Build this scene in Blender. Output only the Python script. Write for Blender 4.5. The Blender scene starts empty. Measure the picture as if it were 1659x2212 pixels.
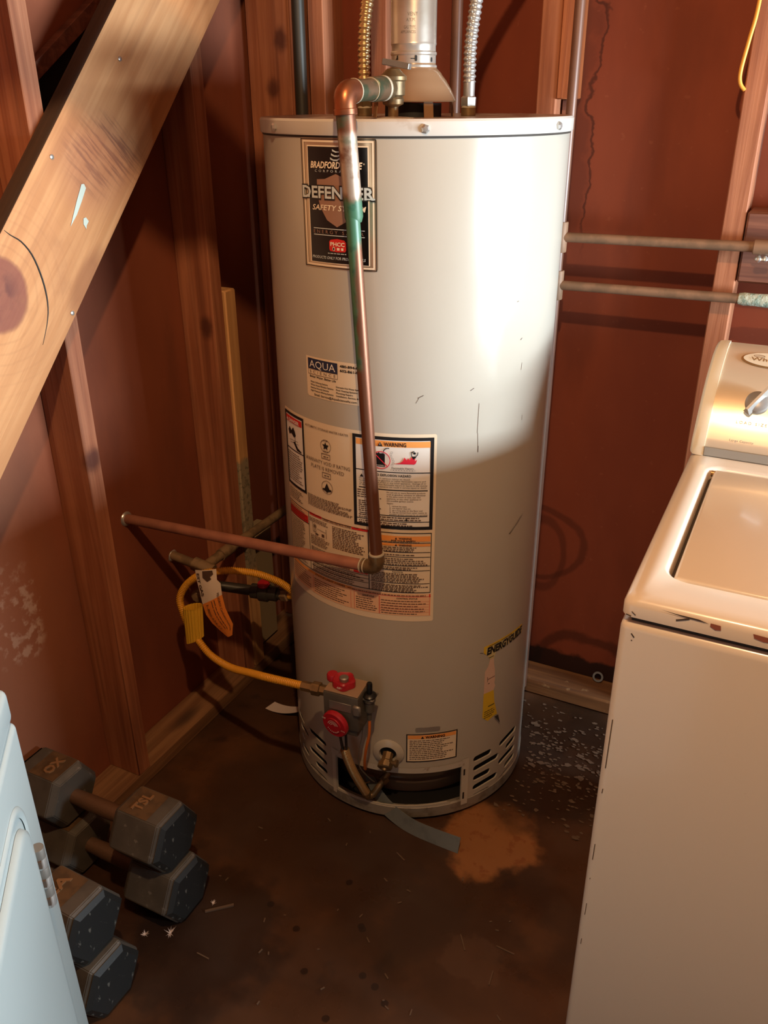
import bpy, bmesh, math, random
from mathutils import Vector, Matrix
from mathutils.geometry import delaunay_2d_cdt
random.seed(7)
S = bpy.context.scene
COL = S.collection
PI = math.pi
V = Vector

# ---------------------------------------------------------------- camera
def make_camera():
    p, roll, th = math.radians(25.9), math.radians(0.33), math.radians(26.6)
    F0 = V((0, math.cos(p), -math.sin(p))); R0 = V((1, 0, 0)); D0 = V((0, -math.sin(p), -math.cos(p)))
    c, s = math.cos(roll), math.sin(roll)
    R1 = c*R0 + s*D0; D1 = c*D0 - s*R0
    M = Matrix.Rotation(th, 3, 'Z')
    F, R, D = M@F0, M@R1, M@D1
    cam = bpy.data.cameras.new('camera'); o = bpy.data.objects.new('camera', cam); COL.objects.link(o)
    m = Matrix((( R.x, -D.x, -F.x, 0), (R.y, -D.y, -F.y, 0), (R.z, -D.z, -F.z, 1.44), (0, 0, 0, 1)))
    o.matrix_world = m
    cam.sensor_fit = 'VERTICAL'; cam.sensor_height = 24; cam.sensor_width = 18
    cam.lens = 1839/2212*24; cam.clip_start = 0.01
    S.camera = o
make_camera()

# ---------------------------------------------------------------- world, lights, exposure
W = bpy.data.worlds.new('world'); S.world = W; W.use_nodes = True
W.node_tree.nodes['Background'].inputs[0].default_value = (0.55, 0.7, 1.0, 1)
W.node_tree.nodes['Background'].inputs[1].default_value = 0.3
BULB = (-0.10, 0.25, 2.30)
WIN = dict(x=1.60, y0=0.72, y1=1.87, z0=0.97, z1=1.27)
BULB_W, DAY_W = 34.0, 76.0
def make_lights():
    l = bpy.data.lights.new('bulb_light', 'POINT'); l.energy = BULB_W; l.color = (1.0, 0.635, 0.325); l.shadow_soft_size = 0.024
    o = bpy.data.objects.new('bulb_light', l); o.location = BULB; COL.objects.link(o)
    d = bpy.data.lights.new('window_daylight', 'AREA'); d.shape = 'RECTANGLE'
    d.size = WIN['z1']-WIN['z0']; d.size_y = WIN['y1']-WIN['y0']; d.energy = DAY_W; d.color = (0.74, 0.9, 1.0)
    o = bpy.data.objects.new('window_daylight', d)
    o.location = (WIN['x']+0.12, (WIN['y0']+WIN['y1'])/2, (WIN['z0']+WIN['z1'])/2)
    o.rotation_euler = (0, PI/2, 0)
    COL.objects.link(o)
make_lights()
S.view_settings.view_transform = 'Standard'; S.view_settings.look = 'None'
S.view_settings.gamma = 1.0; S.view_settings.use_curve_mapping = False
S.view_settings.exposure = 0.9

# ---------------------------------------------------------------- materials
def lin(c):
    return tuple((x/12.92 if x <= 0.04045 else ((x+0.055)/1.055)**2.4) for x in [v/255 for v in c])
class Mat:
    """a principled material whose colour is built up in layers"""
    def __init__(s, name, col, rough=0.5, metal=0.0, coat=0.0, spec=0.5):
        s.m = bpy.data.materials.new(name); s.m.use_nodes = True
        s.t = s.m.node_tree; s.n = s.t.nodes; s.b = s.n['Principled BSDF']
        s.b.inputs['Roughness'].default_value = rough; s.b.inputs['Metallic'].default_value = metal
        s.b.inputs['Coat Weight'].default_value = coat; s.b.inputs['Coat Roughness'].default_value = 0.08
        s.b.inputs['Specular IOR Level'].default_value = spec
        s.col = s.rgb(col); s.tc = s.n.new('ShaderNodeTexCoord').outputs['Object']
        s.link(s.col, s.b.inputs['Base Color'])
    def link(s, a, b): s.t.links.new(a, b)
    def rgb(s, c):
        r = s.n.new('ShaderNodeRGB'); r.outputs[0].default_value = (*lin(c), 1); return r.outputs[0]
    def math(s, op, a, b=0.0, c=0.0, clamp=False):
        n = s.n.new('ShaderNodeMath'); n.operation = op; n.use_clamp = clamp
        for i, v in enumerate((a, b, c)):
            if hasattr(v, 'node'): s.link(v, n.inputs[i])
            else: n.inputs[i].default_value = v
        return n.outputs[0]
    def map(s, scale=(1, 1, 1), rot=(0, 0, 0), loc=(0, 0, 0)):
        n = s.n.new('ShaderNodeMapping'); n.vector_type = 'POINT'
        n.inputs['Scale'].default_value = scale; n.inputs['Rotation'].default_value = rot; n.inputs['Location'].default_value = loc
        s.link(s.tc, n.inputs['Vector']); return n.outputs[0]
    def noise(s, scale, lo=0.4, hi=0.6, stretch=(1, 1, 1), rot=(0, 0, 0), detail=4, rough=0.55, dist=0.0, raw=False, vec=None):
        n = s.n.new('ShaderNodeTexNoise'); n.inputs['Scale'].default_value = scale; n.inputs['Detail'].default_value = detail
        n.inputs['Roughness'].default_value = rough; n.inputs['Distortion'].default_value = dist
        if vec is None and rot != (0, 0, 0):
            vec = s.map((1, 1, 1), rot)
            mm = s.n.new('ShaderNodeVectorMath'); mm.operation = 'MULTIPLY'; mm.inputs[1].default_value = stretch
            s.link(vec, mm.inputs[0]); vec = mm.outputs[0]
        s.link(vec if vec is not None else s.map(stretch, rot), n.inputs['Vector'])
        if raw: return n.outputs['Fac']
        return s.step(n.outputs['Fac'], lo, hi)
    def step(s, v, lo, hi):
        n = s.n.new('ShaderNodeMapRange'); n.interpolation_type = 'SMOOTHSTEP'
        s.link(v, n.inputs['Value']); n.inputs['From Min'].default_value = lo; n.inputs['From Max'].default_value = hi
        return n.outputs['Result']
    def sep(s):
        n = s.n.new('ShaderNodeSeparateXYZ'); s.link(s.tc, n.inputs[0]); return n.outputs
    def dist(s, centre, radii, wob=0.0, wscale=8):
        """distance from a point in units of radii, roughened by noise"""
        a = s.n.new('ShaderNodeVectorMath'); a.operation = 'SUBTRACT'; s.link(s.tc, a.inputs[0]); a.inputs[1].default_value = centre
        b = s.n.new('ShaderNodeVectorMath'); b.operation = 'DIVIDE'; s.link(a.outputs[0], b.inputs[0]); b.inputs[1].default_value = radii
        l = s.n.new('ShaderNodeVectorMath'); l.operation = 'LENGTH'; s.link(b.outputs[0], l.inputs[0]); d = l.outputs['Value']
        if wob: d = s.math('ADD', d, s.math('MULTIPLY', s.math('SUBTRACT', s.noise(wscale, raw=True, detail=5), 0.5), wob))
        return d
    def blob(s, centre, radii, wob=0.8, wscale=8, lo=1.15, hi=0.85):
        n = s.n.new('ShaderNodeMapRange'); n.interpolation_type = 'SMOOTHSTEP'
        s.link(s.dist(centre, radii, wob, wscale), n.inputs['Value'])
        n.inputs['From Min'].default_value = hi; n.inputs['From Max'].default_value = lo
        n.inputs['To Min'].default_value = 1; n.inputs['To Max'].default_value = 0
        return n.outputs['Result']
    def ring(s, centre, radii, width, wob=0.4, wscale=9):
        d = s.math('ABSOLUTE', s.math('SUBTRACT', s.dist(centre, radii, wob, wscale), 1.0))
        return s.math('SUBTRACT', 1.0, s.step(d, width*0.3, width))
    def mul(s, a, b): return s.math('MULTIPLY', a, b)
    def mix(s, fac, col, amount=1.0):
        n = s.n.new('ShaderNodeMix'); n.data_type = 'RGBA'
        if hasattr(fac, 'node'): s.link(s.math('MULTIPLY', fac, amount) if amount != 1 else fac, n.inputs['Factor'])
        else: n.inputs['Factor'].default_value = fac*amount
        s.link(s.col, n.inputs['A'])
        c = col if hasattr(col, 'node') else s.rgb(col)
        s.link(c, n.inputs['B']); s.col = n.outputs['Result']; s.link(s.col, s.b.inputs['Base Color']); return s
    def rough(s, fac, lo, hi):
        n = s.n.new('ShaderNodeMapRange'); s.link(fac, n.inputs['Value']); n.inputs['To Min'].default_value = lo; n.inputs['To Max'].default_value = hi
        s.link(n.outputs['Result'], s.b.inputs['Roughness']); return s
    def bump(s, h, strength=0.2, d=0.002):
        n = s.n.new('ShaderNodeBump'); n.inputs['Strength'].default_value = strength; n.inputs['Distance'].default_value = d
        s.link(h, n.inputs['Height']); s.link(n.outputs[0], s.b.inputs['Normal']); return s
def plain(name, col, rough=0.5, metal=0.0, **k): return Mat(name, col, rough, metal, **k).m

def wood(name, a, b, dark, axis='z', rot=(0, 0, 0), rough=0.75):
    st = {'x': (1.2, 34, 34), 'y': (34, 1.2, 34), 'z': (34, 34, 1.2)}[axis]
    kn = {'x': (5, 16, 16), 'y': (16, 5, 16), 'z': (16, 16, 5)}[axis]
    m = Mat(name, a, rough)
    g = m.noise(1.6, 0.35, 0.65, st, rot, 5, 0.6, 0.6); m.mix(g, b)
    m.mix(m.noise(0.7, 0.5, 0.75, tuple(v*2.2 for v in st), rot, 3), dark, 0.4)
    m.mix(m.noise(3.0, 0.35, 0.7, detail=3), dark, 0.35)
    if rot == (0, 0, 0): vec = m.map(kn)
    else:
        q = m.map((1, 1, 1), rot); mm = m.n.new('ShaderNodeVectorMath'); mm.operation = 'MULTIPLY'; mm.inputs[1].default_value = kn; m.link(q, mm.inputs[0]); vec = mm.outputs[0]
    v = m.n.new('ShaderNodeTexVoronoi'); v.inputs['Scale'].default_value = 0.55; m.link(vec, v.inputs['Vector'])
    m.mix(m.math('SUBTRACT', 1.0, m.step(v.outputs['Distance'], 0.10, 0.24)), dark, 0.85)
    m.bump(g, 0.25, 0.0012)
    return m

def build_materials():
    M = {}
    mk = wood('stud_wood', (182, 116, 80), (154, 90, 58), (88, 44, 30))
    for c in ((-1.19, 1.83, 1.46), (-1.165, 1.83, 1.56), (-1.215, 1.83, 1.20), (-1.20, 1.52, .98), (-1.178, 1.105, .82)):
        mk.mix(mk.blob(c, (.020, .03, .030), 0.9, 30, 1.2, 0.3), (78, 34, 22), 0.85)
    M['stud'] = mk.m
    M['stud_bright'] = wood('stud_wood_pale', (196, 150, 106), (170, 122, 84), (104, 66, 44)).m
    M['block_wood'] = wood('nailer_wood', (178, 100, 52), (150, 80, 42), (90, 42, 22)).m
    M['plate'] = wood('sill_wood', (150, 108, 72), (122, 82, 52), (62, 40, 26), 'y').m
    m = wood('sill_wood_dirty', (146, 102, 62), (112, 74, 44), (58, 36, 22), 'x'); m.mix(m.noise(30, 0.62, 0.7), (176, 148, 110), 0.6); M['plate_x'] = m.m
    M['blocking'] = wood('blocking_wood', (140, 88, 66), (108, 62, 46), (70, 38, 28), 'x').m
    m = wood('sister_wood', (228, 172, 112), (204, 148, 92), (118, 78, 48))
    x, y, z = m.sep(); band = m.mul(m.math('SUBTRACT', 1.0, m.step(m.math('ADD', z, m.mul(m.noise(30, raw=True), 0.04)), 0.655, 0.675)), m.step(z, 0.30, 0.36))
    m.mix(band, (152, 138, 112), 0.9); m.mix(m.mul(band, m.noise(90, 0.5, 0.62)), (96, 86, 70), 0.7); M['sister'] = m.m
    # painted red-brown sheathing
    def sheath(name, k=(1, 1, 1)):
        m = Mat(name, tuple(a*b for a, b in zip((124, 62, 42), k)), 0.82, spec=0.25)
        m.mix(m.noise(2.2, 0.35, 0.65, (1, 1, 0.45)), tuple(a*b for a, b in zip((106, 50, 34), k))); m.mix(m.noise(7, 0.45, 0.7, (1, 1, 0.3), detail=5), tuple(a*b for a, b in zip((92, 46, 34), k)), 0.5)
        m.mix(m.noise(60, 0.66, 0.76, detail=2), (150, 88, 62), 0.25)
        m.bump(m.noise(140, raw=True, detail=3), 0.15, 0.0008); return m
    m = sheath('sheathing_left', (1.16, 1.28, 1.25))
    f = m.mul(m.blob((-1.267, 0.915, 0.535), (1, 0.075, 0.10), 1.4, 14), m.noise(42, 0.48, 0.62, detail=6)); m.mix(f, (206, 186, 168), 0.85)
    m.mix(m.blob((-1.267, 0.80, 0.45), (1, 0.30, 0.60), 0.5, 4, 1.3, 0.3), (176, 120, 92), 0.6); M['sheath_left'] = m.m
    m = sheath('sheathing_back', (1.08, 1.06, 1.0))
    x, y, z = m.sep()
    wig = m.math('ADD', x, m.mul(m.math('SUBTRACT', m.noise(13, raw=True, detail=4), 0.5), 0.10))
    line = m.math('SUBTRACT', 1.0, m.step(m.math('ABSOLUTE', m.math('ADD', wig, 0.475)), 0.001, 0.006)); hi = m.step(z, 1.10, 1.24)
    m.mix(m.mul(line, hi), (48, 22, 16), 0.7)
    m.mix(m.mul(m.math('SUBTRACT', 1.0, m.step(m.math('ABSOLUTE', m.math('ADD', wig, 0.51)), 0.015, 0.04)), hi), (80, 40, 30), 0.5)
    m.mix(m.ring((-0.52, 1.914, 0.41), (0.125, 1, 0.10), 0.12, 0.3), (66, 30, 20), 0.5)
    m.mix(m.ring((-0.50, 1.914, 0.38), (0.055, 1, 0.10), 0.2, 0.3), (66, 30, 20), 0.45)
    m.mix(m.ring((-0.36, 1.914, 0.03), (0.14, 1, 0.13), 0.16, 0.5), (58, 28, 18), 0.6)
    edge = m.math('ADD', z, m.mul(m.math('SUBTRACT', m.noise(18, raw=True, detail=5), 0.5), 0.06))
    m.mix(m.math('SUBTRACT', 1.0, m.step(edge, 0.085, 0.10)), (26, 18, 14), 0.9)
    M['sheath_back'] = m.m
    M['sheath'] = sheath('sheathing').m
    # concrete floor, brown and stained
    m = Mat('floor_concrete', (82, 54, 36), 0.38, spec=0.4)
    m.mix(m.noise(2.3, 0.35, 0.65, detail=5), (54, 35, 24)); m.mix(m.noise(5, 0.5, 0.68, detail=6), (104, 68, 42), 0.5)
    m.mix(m.noise(11, 0.58, 0.7, detail=6), (44, 31, 25), 0.6)
    m.mix(m.blob((-0.72, 1.18, 0), (0.34, 0.22, 1), 0.9, 5, 1.3, 0.6), (60, 42, 32), 0.7)
    m.mix(m.blob((-0.80, 0.83, 0), (0.14, 0.16, 1), 1.4, 9), (38, 28, 24), 0.7)
    f = m.blob((-0.40, 1.31, 0), (0.10, 0.11, 1), 1.3, 11); m.mix(f, (150, 100, 60), 0.85); m.mix(m.mul(f, m.noise(38, 0.55, 0.66)), (120, 66, 36), 0.6)
    m.mix(m.blob((-0.36, 1.60, 0), (0.17, 0.24, 1), 0.8, 8), (40, 28, 20), 0.75)
    m.mix(m.blob((-0.33, 1.02, 0), (0.06, 0.05, 1), 1.8, 22), (104, 78, 62), 0.25)
    for c in ((-.62, 1.07), (-.55, .99), (-.545, .985), (-.50, .90), (-.47, .89), (-.60, .86), (-.66, .93), (-.735, .955), (-.44, .87), (-.52, .80)):
        m.mix(m.blob((c[0], c[1], 0), (0.007, 0.007, 1), 0.5, 90), (32, 20, 16), 0.8)
    m.rough(m.noise(7, 0.35, 0.65, detail=4), 0.26, 0.55); m.bump(m.noise(60, raw=True, detail=5), 0.12, 0.001); M['floor'] = m.m
    M['ceiling'] = plain('ceiling_wood', (120, 90, 66), 0.8); M['wall_plain'] = plain('plain_wall_paint', (120, 84, 66), 0.8)
    # diagonal stringer: pale plank with a big knot, a crack round it, dirt
    sl = math.radians(45.9)
    m = wood('stringer_wood', (206, 150, 100), (190, 132, 84), (150, 96, 60), 'y', (-sl, 0, 0))
    kc = (-1.14, 0.935, 1.17)
    d = m.dist(kc, (10, 0.075, 0.075), 0.35, 7)
    rings = m.step(m.math('SINE', m.mul(d, 26.0)), 0.55, 0.98); m.mix(m.mul(rings, m.math('SUBTRACT', 1.0, m.step(d, 0.6, 3.2))), (150, 100, 64), 0.2)
    m.mix(m.math('SUBTRACT', 1.0, m.step(d, 0.72, 0.86)), (120, 62, 52), 0.85)
    m.mix(m.mul(m.math('SUBTRACT', 1.0, m.step(d, 0.2, 0.7)), m.noise(26, 0.4, 0.6)), (84, 42, 40), 0.7)
    x, y, z = m.sep()
    sm = m.mul(m.blob((-1.14, 1.205, 1.355), (10, 0.085, 0.06), 0.9, 14, 1.3, 0.5), m.noise(2.0, 0.44, 0.6, (1, 7, 95), (math.radians(46), 0, 0), 5))
    m.mix(sm, (88, 52, 40), 0.8)
    m.mix(m.blob((-1.14, 1.185, 1.345), (10, 0.09, 0.07), 0.8, 9, 1.5, 0.4), (160, 104, 78), 0.5)
    m.mix(m.noise(9, 0.55, 0.75, detail=5), (150, 98, 62), 0.4); M['stringer'] = m.m
    M['shaded_edge'] = wood('stringer_shaded_edge', (84, 62, 46), (70, 52, 38), (44, 32, 24), 'y', (-sl, 0, 0)).m  # darker tone on the plank's top edge stands in for shade there
    # enamel of the heater jacket
    m = Mat('heater_enamel', (180, 171, 157), 0.23, coat=0.0, spec=0.5)
    m.mix(m.noise(3, 0.4, 0.7, (1, 1, 0.5)), (173, 163, 148), 0.6); m.mix(m.noise(120, 0.72, 0.8, detail=2), (140, 126, 110), 0.12); M['enamel'] = m.m
    m = Mat('heater_lid_enamel', (198, 190, 180), 0.3); m.mix(m.noise(40, 0.62, 0.72), (150, 120, 96), 0.2)
    g = m.n.new('ShaderNodeNewGeometry'); s3 = m.n.new('ShaderNodeSeparateXYZ'); m.link(g.outputs['Normal'], s3.inputs[0])
    m.mix(m.mul(m.step(s3.outputs[2], 0.6, 0.9), m.noise(30, 0.3, 0.6)), (132, 92, 72), 0.85); M['lid'] = m.m
    m = Mat('base_ring_steel', (150, 142, 130), 0.45, 0.3); m.mix(m.noise(30, 0.45, 0.65), (96, 82, 70), 0.6); M['base'] = m.m
    M['trim_metal'] = Mat('access_trim_enamel', (190, 180, 164), 0.4).mix(0.0, (0, 0, 0)).m
    m = Mat('access_trim_rusty', (184, 174, 160), 0.45); m.mix(m.noise(60, 0.56, 0.68), (124, 88, 58), 0.6); M['rusty'] = m.m
    M['black'] = plain('black_cavity', (16, 14, 13), 0.6); M['chamber'] = Mat('burner_chamber', (110, 82, 62), 0.2, coat=0.6).mix(0.0, (0, 0, 0)).m
    m = Mat('tarnished_brass', (140, 112, 76), 0.42, 0.6); m.mix(m.noise(26, 0.42, 0.62), (92, 78, 58), 0.7); M['brass'] = m.m
    M['steel'] = plain('bright_steel', (205, 202, 196), 0.28, 0.75); M['zinc'] = plain('dull_zinc', (142, 136, 128), 0.5, 0.7)
    m = Mat('galvanised_shadow_caster', (214, 206, 194), 0.3, 0.7); m.mix(m.noise(9, 0.4, 0.65, detail=5), (176, 160, 140), 0.7); m.bump(m.noise(40, raw=True), 0.1, 0.001); M['flue'] = m.m
    M['flex_steel'] = plain('corrugated_steel', (224, 190, 136), 0.3, 0.85)
    M['hood'] = Mat('draft_hood_paint', (140, 108, 80), 0.25, coat=0.4).mix(0.0, (0, 0, 0)).m
    # copper with verdigris: green low on the riser
    m = Mat('copper', (164, 98, 62), 0.34, 0.8)
    m.mix(m.noise(22, 0.42, 0.66, detail=5), (132, 84, 66), 0.7); M['copper'] = m.m
    m = Mat('verdigris_copper', (122, 76, 54), 0.42, 0.5)
    x, y, z = m.sep()
    nz = m.noise(30, raw=True, detail=6, stretch=(1, 1, 0.35))
    up = m.step(m.math('ADD', z, m.mul(m.math('SUBTRACT', nz, 0.5), 0.10)), 1.345, 1.365)
    sil = m.mul(m.step(m.math('ADD', z, m.mul(m.math('SUBTRACT', nz, 0.5), 0.05)), 1.300, 1.312), m.math('SUBTRACT', 1.0, m.step(z, 1.385, 1.40)))
    gz = m.mul(m.step(z, 1.03, 1.045), m.math('SUBTRACT', 1.0, m.step(m.math('ADD', z, m.mul(nz, 0.03)), 1.31, 1.325)))
    side = m.math('SUBTRACT', m.mul(x, -0.98), m.mul(y, 0.2))
    axis = m.math('ADD', 0.6582-0.2*1.2035*2, m.mul(m.math('SUBTRACT', 1.395, z), -0.0655))  # follows the pipe's lean
    sd = m.math('ADD', m.math('SUBTRACT', side, m.math('SUBTRACT', m.math('ADD', 0.414, 0.0), m.mul(m.math('SUBTRACT', 1.395, z), 0.0655))), m.mul(m.math('SUBTRACT', nz, 0.5), 0.03))
    cover = m.math('ADD', m.step(z, 1.225, 1.25), m.step(sd, -0.006, 0.002), clamp=True)
    m.mix(m.mul(gz, cover), (58, 108, 82), 0.95); m.mix(m.mul(m.mul(gz, cover), m.noise(50, 0.5, 0.62)), (40, 84, 66), 0.8)
    m.mix(m.mul(sil, m.noise(28, 0.34, 0.52, detail=5)), (190, 170, 150), 0.9)
    m.mix(m.mul(m.step(z, 1.375, 1.385), m.noise(24, 0.4, 0.6)), (70, 104, 84), 0.9)
    r = m.math('MULTIPLY', gz, cover); mr = m.math('SUBTRACT', 0.6, m.mul(r, 0.58)); m.link(mr, m.b.inputs['Metallic'])
    M['verdigris'] = m.m
    m = Mat('green_nipple', (116, 92, 70), 0.4, 0.5); m.mix(m.noise(34, 0.44, 0.58, detail=5), (62, 80, 60), 0.85); m.mix(m.noise(60, 0.62, 0.72), (160, 140, 116), 0.4); M['nipple'] = m.m
    M['solder'] = plain('white_pipe_dope', (178, 166, 144), 0.6)
    m = Mat('dusty_copper_pipe', (140, 104, 78), 0.6, 0.15); m.mix(m.noise(30, 0.4, 0.65, detail=5), (110, 84, 62), 0.7); M['dusty_pipe'] = m.m
    m = Mat('dusty_pipe_red', (160, 104, 82), 0.6, 0.1); m.mix(m.noise(18, 0.4, 0.65), (134, 84, 66), 0.7); M['run_pipe'] = m.m
    m = Mat('painted_pipe', (116, 78, 60), 0.4, 0.1); m.mix(m.noise(8, 0.4, 0.65), (94, 64, 50), 0.6); M['painted_pipe'] = m.m
    M['iron_pipe'] = Mat('black_iron_pipe', (62, 58, 52), 0.45, 0.3).mix(0.0, (0, 0, 0)).m
    m = Mat('dirty_gas_pipe', (140, 112, 80), 0.7, 0.05); m.mix(m.noise(30, 0.45, 0.6), (98, 78, 56), 0.7); M['gas_pipe'] = m.m
    m = Mat('scaled_pipe', (186, 190, 170), 0.8); m.mix(m.noise(90, 0.42, 0.6, detail=4), (110, 140, 128), 0.7); m.bump(m.noise(160, raw=True), 0.8, 0.003); M['scale'] = m.m
    M['yellow'] = Mat('yellow_hose', (214, 150, 40), 0.45).mix(0.0, (0, 0, 0)).m
    M['yellow_sleeve'] = plain('yellow_sleeve', (226, 176, 50), 0.5); M['cable'] = plain('yellow_cable', (232, 160, 60), 0.5)
    m = Mat('paper_tag', (226, 206, 184), 0.75); M['tag_white'] = m.m; M['tag_orange'] = plain('tag_orange_print', (240, 140, 52), 0.7)
    M['red'] = plain('red_plastic', (166, 28, 40), 0.38); M['red_ink'] = plain('red_ink', (206, 34, 28), 0.5); M['black_plastic'] = plain('black_plastic', (14, 13, 13), 0.35)
    m = Mat('valve_body', (92, 86, 78), 0.5, 0.2); m.mix(m.noise(20, 0.4, 0.7), (74, 68, 62), 0.6); M['valve'] = m.m
    M['valve_top'] = plain('valve_top_dusty', (150, 122, 98), 0.7); M['orange_wire'] = plain('orange_wire', (206, 108, 40), 0.5)
    m = Mat('grey_strip', (108, 112, 110), 0.5, 0.2); m.mix(m.noise(30, 0.45, 0.7), (84, 88, 86), 0.5); M['strip'] = m.m
    # print
    M['ink'] = plain('black_ink', (22, 18, 18), 0.5); M['ink_brown'] = plain('fine_print_ink', (84, 62, 48), 0.6); M['paper'] = plain('label_paper', (228, 206, 176), 0.42)
    M['paper_white'] = plain('label_white', (236, 228, 218), 0.42); M['orange'] = plain('orange_ink', (240, 158, 82), 0.5); M['pale_orange'] = plain('pale_orange_ink', (232, 184, 144), 0.5)
    M['navy'] = plain('navy_ink', (24, 34, 66), 0.4); M['badge_black'] = plain('badge_black', (8, 8, 10), 0.3)
    m = Mat('badge_silver', (186, 168, 144), 0.3, 0.7); M['badge_silver'] = m.m; M['badge_cream'] = plain('badge_cream', (240, 222, 196), 0.4)
    M['shield'] = plain('shield_bronze', (150, 112, 92), 0.4); M['letter_grey'] = plain('letter_grey', (198, 206, 206), 0.4); M['flame'] = plain('flame_red', (232, 44, 66), 0.5)
    M['yellow_label'] = plain('energy_label_yellow', (218, 178, 40), 0.6); M['label_residue'] = plain('label_residue', (204, 186, 130), 0.7); M['torn_paper'] = plain('torn_paper', (214, 178, 156), 0.8); M['sky_ink'] = plain('pale_green_ink', (60, 70, 40), 0.6)
    # washer and dryer
    m = Mat('washer_enamel', (222, 206, 186), 0.24, coat=0.2); m.mix(m.noise(90, 0.72, 0.8, detail=2), (190, 168, 144), 0.15); M['washer'] = m.m
    M['washer_cap'] = plain('washer_cap_plastic', (236, 228, 206), 0.3); M['console'] = plain('console_silver', (226, 208, 182), 0.27, 0.3); M['console_lip'] = plain('console_lip_grey', (150, 146, 138), 0.45)
    M['knob'] = plain('knob_grey', (150, 146, 142), 0.35, 0.3); M['groove'] = plain('groove_dark', (60, 50, 42), 0.8); M['rust'] = plain('rust_chip', (150, 82, 58), 0.8); M['chip'] = plain('dark_chip', (74, 58, 46), 0.8)
    M['gold'] = plain('badge_gold', (186, 150, 100), 0.35, 0.5); M['console_print'] = plain('console_print', (150, 124, 100), 0.6)
    m = Mat('dryer_enamel', (160, 168, 166), 0.3, coat=0.1); M['dryer'] = m.m
    m = Mat('hammered_grey_iron', (96, 90, 82), 0.45, 0.25); m.mix(m.noise(16, 0.4, 0.65), (74, 70, 64), 0.7); m.mix(m.noise(70, 0.62, 0.72), (170, 164, 154), 0.3); M['iron'] = m.m
    m = Mat('black_end_paint', (30, 32, 32), 0.55); m.mix(m.noise(90, 0.62, 0.70, (1, 1, 0.5), detail=3), (120, 118, 110), 0.6); M['iron_black'] = m.m
    m = Mat('rusty_recess', (98, 72, 46), 0.6, 0.1); m.mix(m.noise(40, 0.4, 0.6), (72, 54, 36), 0.7); M['iron_rust'] = m.m
    M['letter_rust'] = plain('letter_rust', (150, 112, 76), 0.35, 0.3)
    m = Mat('handle_steel', (112, 84, 66), 0.5, 0.4); m.bump(m.noise(260, raw=True, detail=1), 0.5, 0.001); M['handle'] = m.m
    M['flake'] = plain('paint_flake', (96, 76, 60), 0.85); M['lint'] = plain('lint_white', (206, 190, 184), 0.9); M['sun_sliver_white'] = plain('sun_sliver_paint', (186, 198, 188), 0.7)  # pale streak colour stands in for a sliver of daylight on the stringer
    M['bulb_socket'] = plain('socket_porcelain', (220, 214, 200), 0.3)
    return M
M = build_materials()

# ---------------------------------------------------------------- helpers
def mesh_obj(name, verts, faces, mat, parent=None, smooth=False, loc=None):
    me = bpy.data.meshes.new(name); me.from_pydata([tuple(v) for v in verts], [], faces)
    mats = mat if isinstance(mat, (list, tuple)) else [mat]
    for x in mats: me.materials.append(x)
    if smooth: me.polygons.foreach_set('use_smooth', [True]*len(me.polygons))
    me.update()
    o = bpy.data.objects.new(name, me); COL.objects.link(o)
    if parent is not None: attach(o, parent)
    return o
def world_loc(o):
    l = V((0, 0, 0))
    while o is not None: l = l + o.location; o = o.parent
    return l
def attach(o, parent):
    o.parent = parent; o.location = -world_loc(parent)   # meshes are written in room coordinates
def bm_obj(name, bm, mat, parent=None, smooth=False, angle=None):
    me = bpy.data.meshes.new(name); bmesh.ops.recalc_face_normals(bm, faces=bm.faces); bm.to_mesh(me); bm.free()
    for x in (mat if isinstance(mat, (list, tuple)) else [mat]): me.materials.append(x)
    if smooth: me.polygons.foreach_set('use_smooth', [True]*len(me.polygons))
    o = bpy.data.objects.new(name, me); COL.objects.link(o)
    if angle is not None:
        me.polygons.foreach_set('use_smooth', [True]*len(me.polygons)); me.set_sharp_from_angle(angle=math.radians(angle))
    if parent is not None: attach(o, parent)
    return o
def thing(name, loc, label, cat, group=None):
    o = bpy.data.objects.new(name, None); o.empty_display_size = 0.05; o.location = loc; COL.objects.link(o)
    return tag(o, label, cat, group)
def tag(o, label, cat, group=None):
    o['label'] = label; o['category'] = cat
    if group: o['group'] = group
    return o
def struct(o): o['kind'] = 'structure'; return o
def box_bm(bm, lo, hi, bev=0.0, seg=2, M4=None):
    r = bmesh.ops.create_cube(bm, size=1.0); vs = r['verts']
    for v in vs: v.co = V([lo[i]+(v.co[i]+0.5)*(hi[i]-lo[i]) for i in range(3)])
    if bev:
        es = list({e for v in vs for e in v.link_edges}); q = bmesh.ops.bevel(bm, geom=es, offset=bev, segments=seg, affect='EDGES', profile=0.5)
        vs = list({v for f in q['faces'] for v in f.verts} | {v for v in vs if v.is_valid})
    if M4 is not None: bmesh.ops.transform(bm, matrix=M4, verts=[v for v in vs if v.is_valid])
def box(name, lo, hi, mat, parent=None, bev=0.002, seg=1, M4=None):
    bm = bmesh.new(); box_bm(bm, lo, hi, bev, seg)
    if M4 is not None: bmesh.ops.transform(bm, matrix=M4, verts=bm.verts[:])
    return bm_obj(name, bm, mat, parent, angle=40)
def smooth_path(pts, n=8):
    P = [V(p) for p in pts]
    if len(P) < 3: return P
    out = []
    for i in range(len(P)-1):
        p0 = P[max(i-1, 0)]; p1 = P[i]; p2 = P[i+1]; p3 = P[min(i+2, len(P)-1)]
        for k in range(n):
            t = k/n; out.append(0.5*((2*p1)+(p2-p0)*t+(2*p0-5*p1+4*p2-p3)*t*t+(3*p1-p0-3*p2+p3)*t**3))
    out.append(P[-1]); return out
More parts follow.
